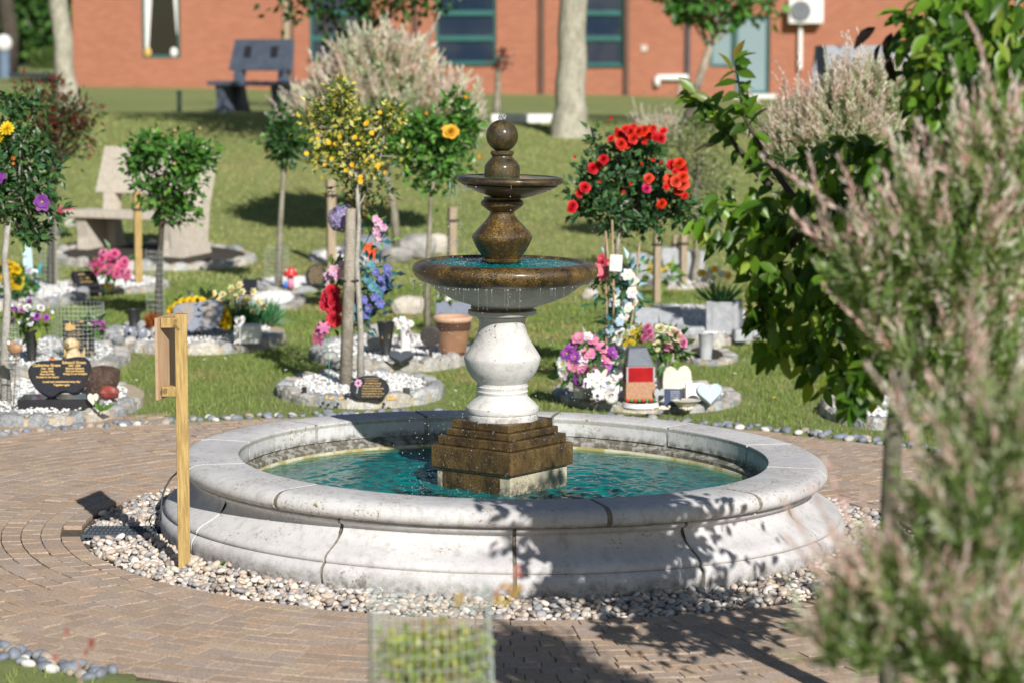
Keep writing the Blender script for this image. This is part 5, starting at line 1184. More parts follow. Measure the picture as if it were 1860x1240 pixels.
for k, (px, py, wp, hp) in enumerate(((1262, 612, 36, 18), (1290, 616, 30, 14), (1348, 620, 34, 22), (1375, 612, 30, 26), (1235, 604, 30, 12))):
    p = gl(px, py, .03); u = M(1, dist(p))
    o = MB().box((0, 0, hp * u / 2), (wp * u, wp * u * .8, hp * u), random.uniform(-.4, .4)).build('stone_block', (LGREY, WHITE, LGREY)[k % 3], None, bevel=.012, loc=p)
    props(o, ('low grey block just left of the granite planter', 'low pale block in front of the granite planter', 'low grey block right of the granite planter', 'rightmost grey block under the dark leaves', 'flat grey block between the book stone and granite planter')[k], 'stone block')
t, d, u = vase('cone_vase', 1282, 652, 46, 28, 20, LGREY, 'grey fluted cone vase standing alone in the small bed', .03)
# yellow tulips
spray('yellow tulips with green stems around the front wooden stake', 23.4, [('tulip', (.84, .62, .03), 7, [(1179, 484), (1181, 490), (1178, 496), (1199, 492), (1215, 488), (1203, 494)])], [(.12, .25, .05), (.22, .36, .08)], 40, [(1180, 490), (1200, 505), (1215, 500), (1208, 515)], .04, 30)
#@@SECTION4
# ================================================================== BENCHES
def bench(px, py, s, rz, mat, label, d=None, plaques=True, ends=False):
    p = gl(px, py) if d is None else at(px, py, d)
    if d is not None: p.z = terr(p.x, p.y)
    t = thing('stone_bench', p, label, 'bench', rz=rz)
    MB().box((0, -.02, .43), (1.36, .46, .065)).build('seat', mat, t, bevel=.008)
    for sx_ in (-1, 1):
        MB().prism([(-.19, -.03), (.19, -.03), (.15, .20), (.19, .395), (-.19, .395), (-.15, .2)], .12).build('leg', mat, t, loc=(sx_ * .50, -.02, 0), rot=(0, 0, R(90)))
        out = [(.16, -.03), (.40, -.03), (.30, .18), (.24, .42), (.28, .70), (.38, 1.02), (.32, 1.06), (.22, .95), (.14, .66), (.12, .40), (.14, .18)]
        MB().prism(out[::-1], .13).build('back_support', mat, t, loc=(sx_ * .40, 0, 0), rot=(0, 0, R(90)))
    if ends:
        o2 = [(-.20, -.03), (.36, -.03), (.26, .2), (.30, .5), (.40, .8), (.41, 1.02), (.30, 1.09), (.20, .8), (.10, .47), (-.20, .395)]
        MB().prism(o2, .13).build('end_slab', mat, t, loc=(.60, 0, 0), rot=(0, 0, R(90)))
    q = .10 if ends else 0
    bk = MB().prism([(-.56, 0), (.56 + q, 0), (.53 + q, .46), (-.50, .46)], .07).build('backrest', mat, t, loc=(0, .17, .62), rot=(-.20, 0, 0))
    if plaques:
        for sx_ in (-1, 1): MB().box((sx_ * .24, -.040, .27), (.13, .01, .17)).build('plaque', BLACK, bk, bevel=.003)
    t.scale = (s, s, s); return t
bench(462, 205, 1.02, R(-30), DBENCH, 'dark slate stone bench with two small plaques, on the lawn in front of the building')
bench(1582, 200, 1.32, R(4), DBENCH, 'dark slate bench mostly hidden behind the pink willow at right', d=33.5)
bench(247, 470, 1.03, R(-26), BEIGE, 'beige sandstone bench on the kerbed bed at left', plaques=False, ends=True)

# ================================================================== TREES AND SHRUBS
def poly(a, b, n, wig):
    a, b = Vector(a), Vector(b); L = (b - a).length
    return [a.lerp(b, i / n) + Vector((random.gauss(0, wig * L), random.gauss(0, wig * L), 0)) * (0 < i < n) for i in range(n + 1)]
def tree(name, label, cat, base, crowns, trunk=None, tw=8, bark=BARK, n=900, L=12, W=.6, cols=GREENL, mat=None, tmpl=LT_SIMPLE, nclus=46, clr=.16, blooms=(), d=None, group=None, limbs=9, top=None, up=.3, seed=None, spread_y=.8, tbx=None):
    """base: (px,py); crowns: [(px,py,rx,ry)] in picture pixels at the tree's own distance"""
    p = gl(*base) if d is None else at(base[0], base[1], d)
    if d is not None: p.z = terr(p.x, p.y)
    d = dist(p); u = M(1, d); t = thing(name, p, label, cat, group)
    C = [(at(x, y, d) - p, rx * u, ry * u) for x, y, rx, ry in crowns]
    tops = at(*(top or (crowns[0][0], crowns[0][1])), d) - p
    tp = poly((0, 0, -.03), tops, 7, .010) if trunk is None else [Vector((0, 0, -.03))] + [at(x, y, d) - p for x, y in trunk] + [tops]
    mb = MB(); k = len(tp); mb.tube(tp, [tw * u * (.62 - .30 * i / (k - 1)) * (1.25 if i == 0 else 1) for i in range(k)], 10)
    mb.build('trunk', bark, t, True)
    mb = MB(); cl = []; tot = sum(c[1] * c[2] for c in C)
    for c, rx, rz in C:
        m_ = max(4, int(nclus * rx * rz / tot))
        for _ in range(m_):
            v = Vector((random.gauss(0, 1), random.gauss(0, 1), random.gauss(0, 1))).normalized() * (random.random() ** .42)
            e_ = random.uniform(1.12, 1.4) if random.random() < .14 else 1
            cl.append(c + Vector((v.x * rx * e_, v.y * rx * spread_y, v.z * rz * e_ + (.04 if e_ > 1 else 0))))
    for q in random.sample(cl, min(len(cl), limbs * 3)):
        s_ = tp[-1].lerp(tp[-2], random.uniform(0, .9)); mid = s_.lerp(q, .5) + Vector((random.gauss(0, .02), random.gauss(0, .02), -.02)); mb.tube([s_, mid, q], [tw * u * .2, tw * u * .12, tw * u * .05], 5, False)
    mb.build('branches', bark, t, True)
    sp_ = clr * (C[0][1] + C[0][2]) / 2
    leafpuff('crown', t, [tuple(q) for q in cl], sp_, n, L * u, L * u * W, cols, tmpl, mat, up)
    for kind, colr, r_, pts in blooms:
        for (x, y) in pts:
            b = at(x, y, d - C[0][1] * random.uniform(.55, .95)) - p; bloom(t, b, r_ * u * random.uniform(.85, 1.12), kind, colr, (random.uniform(-.5, .5), -1, random.uniform(0, .8)))
    return t, p, u
DKG = [(.035, .10, .025), (.05, .13, .035), (.03, .08, .03), (.08, .17, .05)]
BRG = [(.07, .20, .03), (.10, .26, .04), (.05, .15, .03), (.16, .32, .06)]
# leftmost rose
tree('rose_tree', 'standard rose tree at the left edge with a large purple bloom and yellow blooms', 'rose tree', (12, 748), [(30, 250, 60, 70), (35, 385, 72, 78), (0, 320, 60, 90), (85, 345, 40, 50)],
     trunk=[(8, 640), (14, 540), (8, 470)], tw=15, n=1700, L=19, W=.62, cols=DKG + [(.10, .20, .05), (.05, .14, .06)], nclus=60, clr=.13, bark=bark_mat('pale_rose_bark', (.46, .44, .40), (.28, .26, .22), 3), mat=GLOSSY,
     blooms=[('open', (.22, .05, .30), 19, [(76, 368)]), ('open', (.25, .05, .32), 17, [(-4, 322)]), ('mum', YEL, 14, [(13, 234), (-2, 250)]), ('tulip', (.6, .25, .05), 7, [(28, 300), (22, 290)])])
# red-leaved photinia
t, p, u = tree('red_leaved_tree', 'small sapling with dark red and green leaves inside a mesh guard at left', 'tree', (92, 531), [(100, 215, 80, 62), (60, 200, 50, 50), (105, 262, 50, 34), (140, 200, 40, 44)],
     trunk=[(94, 430), (97, 340)], tw=12, n=1300, L=14, W=.42, cols=[(.16, .03, .025), (.22, .04, .03), (.12, .035, .025), (.06, .12, .03), (.09, .16, .05), (.05, .10, .03)], nclus=42, clr=.16, bark=DARKBARK, limbs=14, up=.8)
# green round rose tree
tree('rose_tree', 'bushy bright green rose tree without open blooms, in front of the beige bench', 'rose tree', (288, 600), [(305, 300, 75, 58), (300, 362, 52, 42), (262, 280, 34, 34), (355, 290, 30, 40)],
     trunk=[(289, 500), (293, 420)], tw=12, n=1500, L=17, W=.68, cols=BRG + [(.06, .16, .03)], nclus=46, clr=.15, mat=GLOSSY, blooms=[('tulip', (.75, .45, .3), 5, [(318, 240), (320, 300), (252, 352)]), ('tulip', (.5, .5, .2), 5, [(366, 232), (280, 236)])], bark=DARKBARK)
# small round headed
tree('standard_tree', 'small standard tree with a neat dark green head left of the willow', 'tree', (505, 530), [(522, 262, 40, 34), (522, 240, 20, 24)], trunk=[(508, 430), (514, 330)], tw=10, n=900, L=15, W=.6, cols=DKG + [(.10, .24, .05)], nclus=30, clr=.2, bark=BARK)
# variegated yellow
t, p, u = tree('variegated_shrub', 'yellow and green variegated standard shrub with tiny yellow flowers on a twin trunk', 'shrub', (655, 712), [(640, 225, 78, 52), (625, 180, 40, 30), (700, 235, 60, 34), (590, 235, 36, 50), (640, 285, 80, 34)],
     trunk=[(655, 600), (648, 480), (652, 400)], tw=10, n=2000, L=14, W=.6, cols=[(.60, .56, .10), (.66, .62, .20), (.16, .24, .04), (.08, .15, .03), (.50, .46, .08), (.06, .11, .03)], nclus=62, clr=.15, limbs=12,
     blooms=[('open', (.85, .55, .02), 4.6, [(578, 252), (598, 260), (610, 262), (651, 262), (675, 242), (668, 222), (557, 280), (603, 289), (628, 310), (667, 292), (676, 285), (688, 300), (655, 322), (684, 306), (700, 314), (645, 250), (690, 205), (665, 225), (590, 300), (618, 248), (640, 300), (655, 330)])], bark=bark_mat('pale_rose_bark2', (.46, .44, .40), (.28, .26, .22), 3))
leafpuff('crown', t, [tuple(at(x, y, 16.7) - p) for x, y in ((640, 330), (660, 345), (680, 338), (650, 365), (690, 350), (625, 340), (655, 385))], .05, 260, 14 * u, 8 * u, DKG + [(.14, .09, .03), (.3, .12, .04)])
q = gl(627, 716); uu = M(1, dist(q)); st2 = thing('stake', q, 'grey weathered stake strapped beside the trunk in the round bed', 'stake')
MB().tube([(0, 0, -.02), (7 * uu, 0, 170 * uu), (13 * uu, .0, 340 * uu)], [12 * uu, 11 * uu, 9.5 * uu], 10).build('pole', bark_mat('weathered_grey_pole', (.36, .32, .26), (.22, .19, .15), 2), st2, True)
MB().tube([(9 * uu + 16 * uu * math.cos(a), 8 * uu * math.sin(a), 208 * uu) for a in np.linspace(0, 6.28, 16)], .008, 6).build('strap', PLAST, st2)
# yellow rose
tree('rose_tree', 'leafy green rose tree with one large yellow-orange bloom left of the fountain top', 'rose tree', (776, 604), [(800, 250, 72, 62), (795, 310, 60, 34), (850, 220, 30, 40), (745, 260, 40, 50)],
     trunk=[(776, 500), (781, 400), (783, 355)], tw=9, n=1900, L=16, W=.65, cols=BRG + [(.12, .30, .04)], nclus=62, clr=.14, mat=GLOSSY, blooms=[('rose', (.88, .52, .04), 14.5, [(819, 240)]), ('tulip', (.86, .42, .03), 6, [(775, 208), (845, 180), (872, 288), (806, 236)])])
# red rose
t, p, u = tree('rose_tree', 'large rose tree covered in scarlet blooms right of the fountain', 'rose tree', (1122, 702), [(1145, 330, 82, 70), (1110, 385, 62, 36), (1195, 370, 55, 48), (1150, 275, 55, 36), (1070, 350, 34, 40)],
     trunk=[(1124, 560), (1122, 440)], tw=11, n=1900, L=18, W=.68, cols=DKG + [(.05, .14, .05), (.07, .17, .08), (.04, .10, .04)], nclus=58, clr=.13, mat=GLOSSY, bark=bark_mat('pale_rose_bark3', (.42, .38, .33), (.24, .2, .16), 3),
     blooms=[('rose', (.80, .03, .015), 11.5, [(1125, 245), (1138, 262), (1160, 240), (1145, 240), (1128, 262), (1150, 252)]), ('rose', (.82, .05, .01), 11, [(1178, 243), (1170, 238), (1215, 327), (1202, 371), (1232, 348), (1240, 322), (1234, 298)]), ('rose', (.70, .008, .02), 11, [(1193, 250), (1200, 252), (1077, 306), (1096, 290), (1062, 341), (1040, 374), (1038, 380), (1220, 300), (1238, 308)]), ('rose', (.84, .08, .03), 11.5, [(1178, 325), (1228, 330), (1240, 335), (1216, 330)]), ('rose', (.72, .03, .18), 11, [(1174, 343), (1140, 250)]), ('tulip', (.75, .02, .02), 6, [(1108, 216), (1043, 286), (1118, 238), (1143, 335), (1132, 352), (1202, 296), (1165, 300), (1090, 330), (1185, 290)]), ('mum', (.74, .02, .02), 8.5, [(1110, 252), (1150, 232), (1170, 256), (1186, 234), (1226, 312), (1244, 356), (1052, 352), (1088, 300), (1210, 340), (1136, 234), (1205, 238)])])
mb = MB()
for (x, y, x2, y2) in ((1100, 690, 1098, 430), (1112, 690, 1112, 400), (1132, 690, 1162, 440), (1105, 560, 1100, 420)):
    mb.tube([at(x, y, 16.85) - p, at((x + x2) / 2 + 3, (y + y2) / 2, 16.82) - p, at(x2, y2, 16.9) - p], .007, 6)
mb.build('side_stem', bark_mat('tan_stem', (.48, .36, .22), (.34, .24, .14), 3), t, True)
# variegated bush behind right of roses
tree('variegated_bush', 'pale olive variegated bush behind the scarlet rose tree', 'shrub', (1262, 520), [(1265, 320, 66, 78), (1250, 255, 40, 40)], tw=10, n=1500, L=10, W=.4, cols=[(.22, .26, .10), (.30, .33, .16), (.10, .16, .05), (.36, .36, .22), (.08, .13, .04)], nclus=60, clr=.2)
# sapling beyond bowl, pale one at right
tree('young_sapling', 'thin young sapling with a wisp of dark red leaves near the building', 'tree', (903, 206), [(908, 108, 22, 14)], tw=12, n=70, L=12, W=.5, cols=[(.14, .04, .03), (.2, .07, .05)], nclus=12, clr=.3, top=(905, 100), bark=BARK)
tree('young_tree', 'slender pale trunked young tree with bright green leaves before the glass door', 'tree', (1248, 222), [(1305, -10, 95, 42), (1280, 10, 60, 26), (1370, 5, 40, 30)], trunk=[(1262, 170), (1285, 100)], tw=15, n=700, L=22, W=.7, cols=BRG, nclus=44, clr=.18, top=(1302, 40), bark=bark_mat('pale_smooth_bark', (.50, .42, .34), (.36, .29, .22), 2))
# big trunks on the bank
def bigtree(label, base, pts, w0, w1, bark, crown, n, L, cols, name='large_tree'):
    p = gl(*base); d = dist(p); u = M(1, d); t = thing(name, p, label, 'tree')
    pp = [Vector((0, 0, -.1)), Vector((0, 0, .12))] + [at(x, y, d) - p for x, y in pts]
    k = len(pp); rad = [w0 * u * .62, w0 * u * .5] + [(w0 * .40 + (w1 * .5 - w0 * .40) * (i / max(1, len(pts) - 1))) * u for i in range(len(pts))]
    # smooth the flare
    qs, rs = [], []
    for i in range(k - 1):
        for j in range(5): qs.append(pp[i].lerp(pp[i + 1], j / 5)); rs.append(rad[i] + (rad[i + 1] - rad[i]) * j / 5)
    qs.append(pp[-1]); rs.append(rad[-1]); qs = [q + Vector((.012 * math.sin(i * .9), 0, 0)) for i, q in enumerate(qs)]
    mb = MB(); mb.tube(qs, rs, 18); mb.build('trunk', bark, t, True)
    c, rx, rz = crown[0], crown[1], crown[2]; c = Vector(c); mb = MB(); cl = []
    for _ in range(60):
        v = Vector((random.gauss(0, 1), random.gauss(0, 1), random.gauss(0, 1))).normalized() * (random.random() ** .4); cl.append(c + Vector((v.x * rx, v.y * rx, v.z * rz)))
    for q in cl[:22]: mb.tube([pp[-1], pp[-1].lerp(q, .5) + Vector((0, 0, -.15)), q], [w1 * u * .28, w1 * u * .16, .02], 6)
    mb.build('branches', bark, t, True)
    leafpuff('crown', t, [tuple(q) for q in cl], rx * .2, n, L, L * .6, cols); return t
bigtree('large tree with a pale lichened trunk standing behind the fountain', (1035, 247), [(1036, 190), (1038, 120), (1040, 50), (1041, -60), (1040, -500)], 70, 46, BIGBARK, ((0, .5, 7.6), 1.7, 1.1), 2600, .12, DKG)
bigtree('leaning tree with a grey trunk left of the brick building', (124, 198), [(120, 150), (114, 80), (106, 0), (98, -90), (70, -500)], 44, 32, BIGBARK, ((-.6, 1, 6.8), 1.6, 1.0), 2400, .12, DKG)
# dark leafy tree behind the willow, crown hanging into the top of the picture
p = at(668, 300, 33.0); p.z = terr(p.x, p.y); u = M(1, 33.0)
t = thing('dark_leafy_tree', p, 'dark leafy tree rising behind the pale pink willow, crown cut by the top', 'tree')
mb = MB(); mb.tube([(0, 0, -.1), at(675, 150, 33) - p, at(662, 60, 33) - p, at(655, -60, 33) - p], [.12, .10, .085, .07], 12)
for (x0, y0, x1, y1, x2, y2) in ((668, 110, 625, 60, 575, 10), (660, 60, 700, 30, 745, -25), (662, 90, 700, 50, 720, -10), (655, 20, 620, -20, 560, -60), (618, 55, 600, 100, 585, 25)):
    mb.tube([at(x0, y0, 33) - p, at(x1, y1, 32.8) - p, at(x2, y2, 32.6) - p], [.05, .035, .012], 7)
mb.build('trunk', DARKBARK, t, True)
cl = []
for _ in range(150):
    x = random.uniform(490, 820); yb_ = 18 + 18 * math.sin(x * .045) - abs(x - 650) * .09; cl.append(tuple(at(x, random.uniform(-330, yb_), 33 + random.uniform(-1.3, 1.3)) - p))
for _ in range(70): cl.append(tuple(at(random.uniform(380, 800), random.uniform(-330, -110), 33 + random.uniform(-1, 1)) - p))
leafpuff('crown', t, cl, .17, 8500, .13, .085, DKG + [(.07, .18, .03)], up=0)
p = at(1695, 300, 31.0); p.z = terr(p.x, p.y)
t = thing('shade_tree', p, 'tree hidden behind the dark leaves at right whose shade falls on the bank', 'tree')
mb = MB(); mb.tube([(0, 0, -.1), (0, 0, 2), (.05, 0, 4.2)], [.11, .09, .05], 12); mb.build('trunk', BARK, t, True)
leafpuff('crown', t, [(random.gauss(0, .65), random.gauss(0, .6), random.gauss(5.3, .35)) for _ in range(50)], .25, 3800, .12, .08, DKG)
# far background at left: trees, hedge
for k, (px, d_, rr_, zz, lab) in enumerate(((30, 110, 3.8, 2.6, 'dark green background tree at the far left edge beyond the road'), (95, 106, 3.4, 2.9, 'mid green background tree behind the leaning grey trunk'), (150, 114, 4.2, 4.0, 'tall background tree whose edge shows beside the brick corner'), (-60, 104, 4.0, 3.0, 'dark background tree outside the left edge'), (60, 118, 5.0, 6.0, 'tallest background tree rising behind the others at left'))):
    p = at(px, 120, d_); p.z = terr(p.x, p.y); t = thing('background_tree', p, lab, 'tree', 'trees beyond the road')
    MB().tube([(0, 0, -.2), (.1, 0, 1.6), (0, 0, zz)], [.3, .24, .12], 10).build('trunk', DARKBARK, t, True)
    cl = [tuple(Vector((random.gauss(0, 1), random.gauss(0, 1), random.gauss(0, 1))).normalized() * rr_ * random.random() ** .4 * .9 + Vector((0, 0, zz))) for _ in range(60)]
    leafpuff('crown', t, [c for c in cl if c[2] > .3], rr_ * .16, 2600, .42, .28, [(.05, .13, .03), (.08, .19, .04), (.03, .08, .02), (.12, .24, .05)])
p0, p1 = at(62, 122, 98), at(140, 122, 98); p0.z = terr(p0.x, p0.y); L_ = (p1 - p0).length
t = thing('hedge', p0, 'low clipped olive hedge behind the leaning trunk at left', 'hedge')
MB().box((L_ / 2, 0, .22), (L_, .7, .44)).build('hedge_core', plain('hedge_core_leaf', (.05, .09, .02), (.03, .05, .015), 8, .9, .5), t)
leafpuff('foliage', t, [(x, y, z) for x in np.linspace(0, L_, 14) for y in (-.35, .1) for z in (.1, .35, .5)], .09, 2200, .10, .07, [(.12, .17, .03), (.08, .13, .025)])
bigb = at(14, 128, 86); bigb.z = terr(bigb.x, bigb.y); t = thing('shaded_tree', bigb, 'thick dark trunk at the far left edge behind the lamp bollard', 'tree')
MB().tube([(0, 0, -.1), (.1, 0, 1.2), (-.1, 0, 3.2), (-.5, 0, 6)], [.34, .27, .24, .16], 12).build('trunk', DARKBARK, t, True)
leafpuff('crown', t, [(random.uniform(-2, 2), random.uniform(-1, 1), random.uniform(4, 6)) for _ in range(20)], .5, 700, .3, .2, DKG)

# ------------------------------------------------------------------ flamingo willows
PINKT = np.array([(.89, .72, .67), (.89, .80, .74), (.86, .62, .58), (.90, .86, .79)]); CREAMT = np.array([(.76, .78, .62), (.68, .74, .52), (.80, .80, .70)]); GREENT = np.array([(.24, .38, .10), (.34, .46, .16), (.18, .31, .08), (.42, .52, .22)])
NEARB = bark_mat('dark_green_grey_bark', (.17, .16, .12), (.09, .085, .06), 3)
def willow(name, label, d, crowns, shoots, SL, lv, LL, pink=.5, base=None, trunk=None, tw=12, tall=.25, mat=None, wr=.36, gm=1.0):
    bpx, bpy = base; p = gl(bpx, bpy) if d is None else at(bpx, bpy, d)
    if d is not None: p.z = terr(p.x, p.y)
    d = dist(p); u = M(1, d); t = thing(name, p, label, 'willow')
    tp = [Vector((0, 0, -.05))] + [at(x, y, d) - p for x, y in (trunk or [])] + [at(crowns[0][0], crowns[0][1] + crowns[0][3] * .3, d) - p]
    MB().tube(tp, [tw * u * .55] + [tw * u * .5] * (len(tp) - 2) + [tw * u * .3], 10).build('trunk', BARK if d > 8 else NEARB, t, True)
    P, T, N, Ls, Ws, Cc = [], [], [], [], [], []; mb = MB()
    tot = sum(c[2] * c[3] for c in crowns)
    for (cx, cy, rx, ry) in crowns:
        c = np.array(at(cx, cy, d) - p); ns = int(shoots * rx * ry / tot); R3 = np.array([rx * u, rx * u * .85, ry * u])
        for _ in range(ns):
            v = rng.normal(size=3); v /= np.linalg.norm(v); v[2] = v[2] * .95 + .05; rad = rng.uniform(.25, 1) ** .5
            s0 = c + v * R3 * rad * .74; dirv = v * np.array([1, 1, .8]) * .75 + np.array([0, 0, 1.0]) + rng.normal(size=3) * .22; dirv /= np.linalg.norm(dirv)
            outer = rad > .75 and v[2] > -.1; L = SL * rng.uniform(.55, 1.1) * (1 + (tall * rng.random() * 2.2 if (outer and rng.random() < .3) else 0))
            m_ = int(lv * L / SL); tt = (np.arange(m_) + rng.random()) / m_; bend = rng.normal(size=3) * .12 * L
            pos = s0 + dirv * L * tt[:, None] + bend * (tt[:, None] ** 2)
            a = np.arange(m_) * 2.4 + rng.uniform(0, 6); u1 = np.cross(dirv, [0.3, .9, .1]); u1 /= np.linalg.norm(u1); u2 = np.cross(dirv, u1)
            side = np.cos(a)[:, None] * u1 + np.sin(a)[:, None] * u2
            spread_ = (1.05 - .75 * tt)[:, None]
            P.append(pos); T.append(dirv + side * spread_ + rng.normal(size=(m_, 3)) * .15); N.append(side * -.8 + dirv * .5 + rng.normal(size=(m_, 3)) * .3)
            ll = LL * (1.15 - .6 * tt) * rng.uniform(.7, 1.2, m_); Ls.append(ll); Ws.append(ll * wr)
            pk = rng.random() < pink * (1.0 if outer else .55); tip = np.clip((tt - .12) / .4, 0, 1)[:, None]
            g = GREENT[rng.integers(0, 4, m_)]; cr = CREAMT[rng.integers(0, 3, m_)]; pn = PINKT[rng.integers(0, 4, m_)] * (np.array([1, .88, .90]) if gm < .9 else 1) if pk else CREAMT[rng.integers(0, 3, m_)]
            mixv = (rng.random((m_, 1)) < gm * (.34 + .5 * tt[:, None])); cc = np.where(mixv, cr, g); cc = cc * (1 - tip) + pn * tip if ((outer and (pk or gm > .9 or rng.random() < .25)) or rng.random() < .6 * gm) else cc
            Cc.append(cc * rng.uniform(.8, 1.12))
            if rng.random() < .22: mb.tube([tuple(s0 - dirv * L * .15), tuple(s0 + dirv * L * .5 + bend * .25), tuple(s0 + dirv * L + bend)], [u * .9, u * .6, u * .3], 3, False)
    mb.build('branches', plain('reddish_twig', (.30, .17, .11), (.2, .12, .07)), t)
    P, T, N, Cc = map(np.concatenate, (P, T, N, Cc)); Ls, Ws = np.concatenate(Ls), np.concatenate(Ws)
    V, F, k = leaves(P, T, N, Ls, Ws, LT_NARROW)
    link('crown', npmesh('crown', V, F, mat or WILLOWL, np.repeat(np.clip(Cc, .01, .9), k, 0)), t); return t
willow('flamingo_willow', 'big pale pink and cream willow bush on the bank left of the fountain top', None, [(690, 215, 165, 125), (585, 245, 75, 90), (800, 235, 75, 80), (690, 130, 90, 50)], 2300, .32, 30, .10, .75, base=(722, 446), trunk=[(715, 380)], tw=15)
t = list(bpy.data.objects)[-1]
q = gl(738, 444); u = M(1, dist(q)); 
willow('flamingo_willow', 'pink tipped willow behind the dark leafy tree at right, in front of the slate bench', 18.5, [(1530, 265, 120, 115), (1445, 290, 66, 85), (1590, 190, 66, 62)], 1300, .26, 28, .058, .85, base=(1530, 600), trunk=[(1530, 450)], tw=10, tall=.4)
willow('flamingo_willow', 'small pink tipped willow showing just above the scarlet rose tree', 27.0, [(1192, 262, 48, 34)], 220, .24, 26, .055, .8, base=(1195, 420), tw=8)
willow('flamingo_willow', 'blurred pink and green willow close to the camera at right, on a bare trunk', 6.7, [(1730, 470, 165, 180), (1600, 540, 100, 110), (1815, 330, 95, 110), (1690, 660, 120, 80), (1810, 640, 90, 110), (1700, 765, 90, 60)], 720, .17, 18, .044, .8, base=(1622, 1300), trunk=[(1612, 1000), (1622, 800), (1640, 660)], tw=36, tall=.8, wr=.34, gm=.32)
willow('flamingo_willow', 'nearest and most blurred pink willow filling the bottom right corner', 5.2, [(1775, 960, 130, 160), (1650, 1120, 150, 120), (1570, 1190, 100, 80), (1800, 820, 100, 90), (1760, 1200, 170, 120)], 760, .14, 18, .038, .85, base=(1740, 1700), trunk=[(1735, 1400)], tw=30, tall=.8, wr=.34, gm=.32)
# ------------------------------------------------------------------ dark broadleaved tree, right
DB = [(.07, .17, .015), (.12, .25, .02), (.05, .12, .015), (.18, .33, .03), (.09, .18, .02), (.28, .38, .05)]
DA = 8.1
p = at(1790, 1000, DA); p.z = terr(p.x, p.y); u = M(1, DA)
t = thing('broadleaved_tree', p, 'dark glossy broad-leaved tree reaching in from the right with lighter leaf tips', 'tree')
mb = MB(); mb.tube([(0, 0, -.1), at(1785, 760, DA) - p, at(1780, 500, DA) - p, at(1760, 250, DA) - p, at(1750, 20, DA) - p], [.05, .045, .04, .03, .015], 12)
arms = [((1780, 480), (1640, 420), (1470, 400), (1300, 380)), ((1775, 560), (1640, 560), (1500, 560), (1400, 470)), ((1775, 620), (1650, 640), (1560, 660), (1480, 640)), ((1765, 300), (1640, 280), (1540, 260), (1450, 290)), ((1760, 200), (1700, 120), (1660, 60), (1640, 20)), ((1765, 260), (1830, 180), (1880, 100), (1920, 60)), ((1470, 400), (1400, 300), (1350, 210), (1335, 110)), ((1400, 340), (1340, 270), (1290, 200), (1262, 170)), ((1640, 560), (1590, 640), (1560, 700), (1550, 730)), ((1470, 400), (1420, 470), (1380, 520), (1390, 600)), ((1640, 300), (1600, 380), (1560, 460), (1500, 500))]
tips = []
for arm in arms:
    dd = [DA + random.uniform(-.1, .1)] * 4; pp = [at(x, y, dd[i] + (.28 * i if arm[-1][0] < 1560 and arm[0][0] > 1700 else (.75 if arm[0][0] < 1600 else 0))) - p for i, (x, y) in enumerate(arm)]; mb.tube(pp, [.016, .010, .0055, .003], 7, False)
    for i in range(3):
        for s in np.linspace(0, 1, 6): tips.append((pp[i].lerp(pp[i + 1], s), i + s))
mb.build('trunk', DARKBARK, t, True)
P, T, N, S_, Cc = [], [], [], [], []
def putleaf(pos, dirv, sc=1.0, colr=None):
    P.append(tuple(pos)); dv_ = Vector(dirv); T.append(tuple(dv_)); N.append((random.gauss(0, .5), -.45 + random.gauss(0, .4), .8)); S_.append(.076 * sc * random.uniform(.7, 1.2))
    c = np.array(colr if colr else random.choice(DB)) * random.uniform(.8, 1.2); Cc.append(c)
regions = [((1640, 470), (150, 110), 170, .22), ((1480, 440), (150, 95), 185, .2), ((1345, 400), (75, 65), 60, .12), ((1430, 560), (80, 90), 85, .15), ((1550, 640), (100, 85), 130, .15), ((1748, 130), (108, 185), 330, .3), ((1850, 200), (60, 160), 110, .2), ((1700, 320), (110, 110), 190, .25), ((1560, 330), (95, 80), 100, .2), ((1800, 420), (90, 120), 90, .2), ((1800, 640), (110, 120), 170, .3), ((1930, 560), (120, 160), 150, .35), ((1690, 620), (90, 90), 90, .2), ((1790, 40), (130, 90), 140, .3)]
for (cx, cy), (rx, ry), n_, dep in regions:
    for _ in range(int(n_ * 1.7)):
        s = math.sqrt(random.random()) ; a = random.uniform(0, 6.28); x = cx + rx * s * math.cos(a); y = cy + ry * s * math.sin(a)
        q = at(x, y, DA + random.gauss(.75 if cx < 1650 else .05, dep)) - p; putleaf(q, (random.gauss(-.2, .5), random.gauss(-.3, .4), random.gauss(-.55, .45)))
for q, s in tips:
    for _ in range(3 if s > 1.2 else 1): putleaf(q, (random.gauss(-.2, .6), random.gauss(-.3, .4), random.gauss(-.1, .5)))
for x, y, dx, dz, c in ((1335, 110, .3, 1, (.30, .22, .04)), (1330, 130, -.2, .4, (.24, .24, .04)), (1345, 180, -.8, .2, (.10, .22, .03)), (1355, 195, .6, -.8, (.10, .2, .03)), (1345, 235, -1, .1, (.07, .16, .03)), (1290, 185, -1, .6, (.25, .32, .08)), (1300, 205, .7, -.6, (.12, .22, .03)), (1290, 215, -1, .1, (.08, .14, .03)), (1262, 170, -.6, .7, (.20, .30, .06)), (1300, 260, -1, -.2, (.12, .08, .05)), (1620, 60, -.3, -1, (.03, .02, .015)), (1600, 80, -.5, -1, (.03, .02, .015)), (1615, 100, .1, -1, (.04, .025, .015)), (1590, 50, -.8, -.6, (.03, .02, .015)), (1812, 100, .2, -1, (.35, .14, .02))):
    putleaf(at(x, y, DA + .8 if x < 1500 else DA) - p, (dx, -.1, dz), 1.05, c)
V, F, k = leaves(P, T, N, np.array(S_), np.array(S_) * .5, LT_BIG)
link('crown', npmesh('crown', V, F, BROADL, np.repeat(np.clip(np.array(Cc), .005, .9), k, 0), True), t)
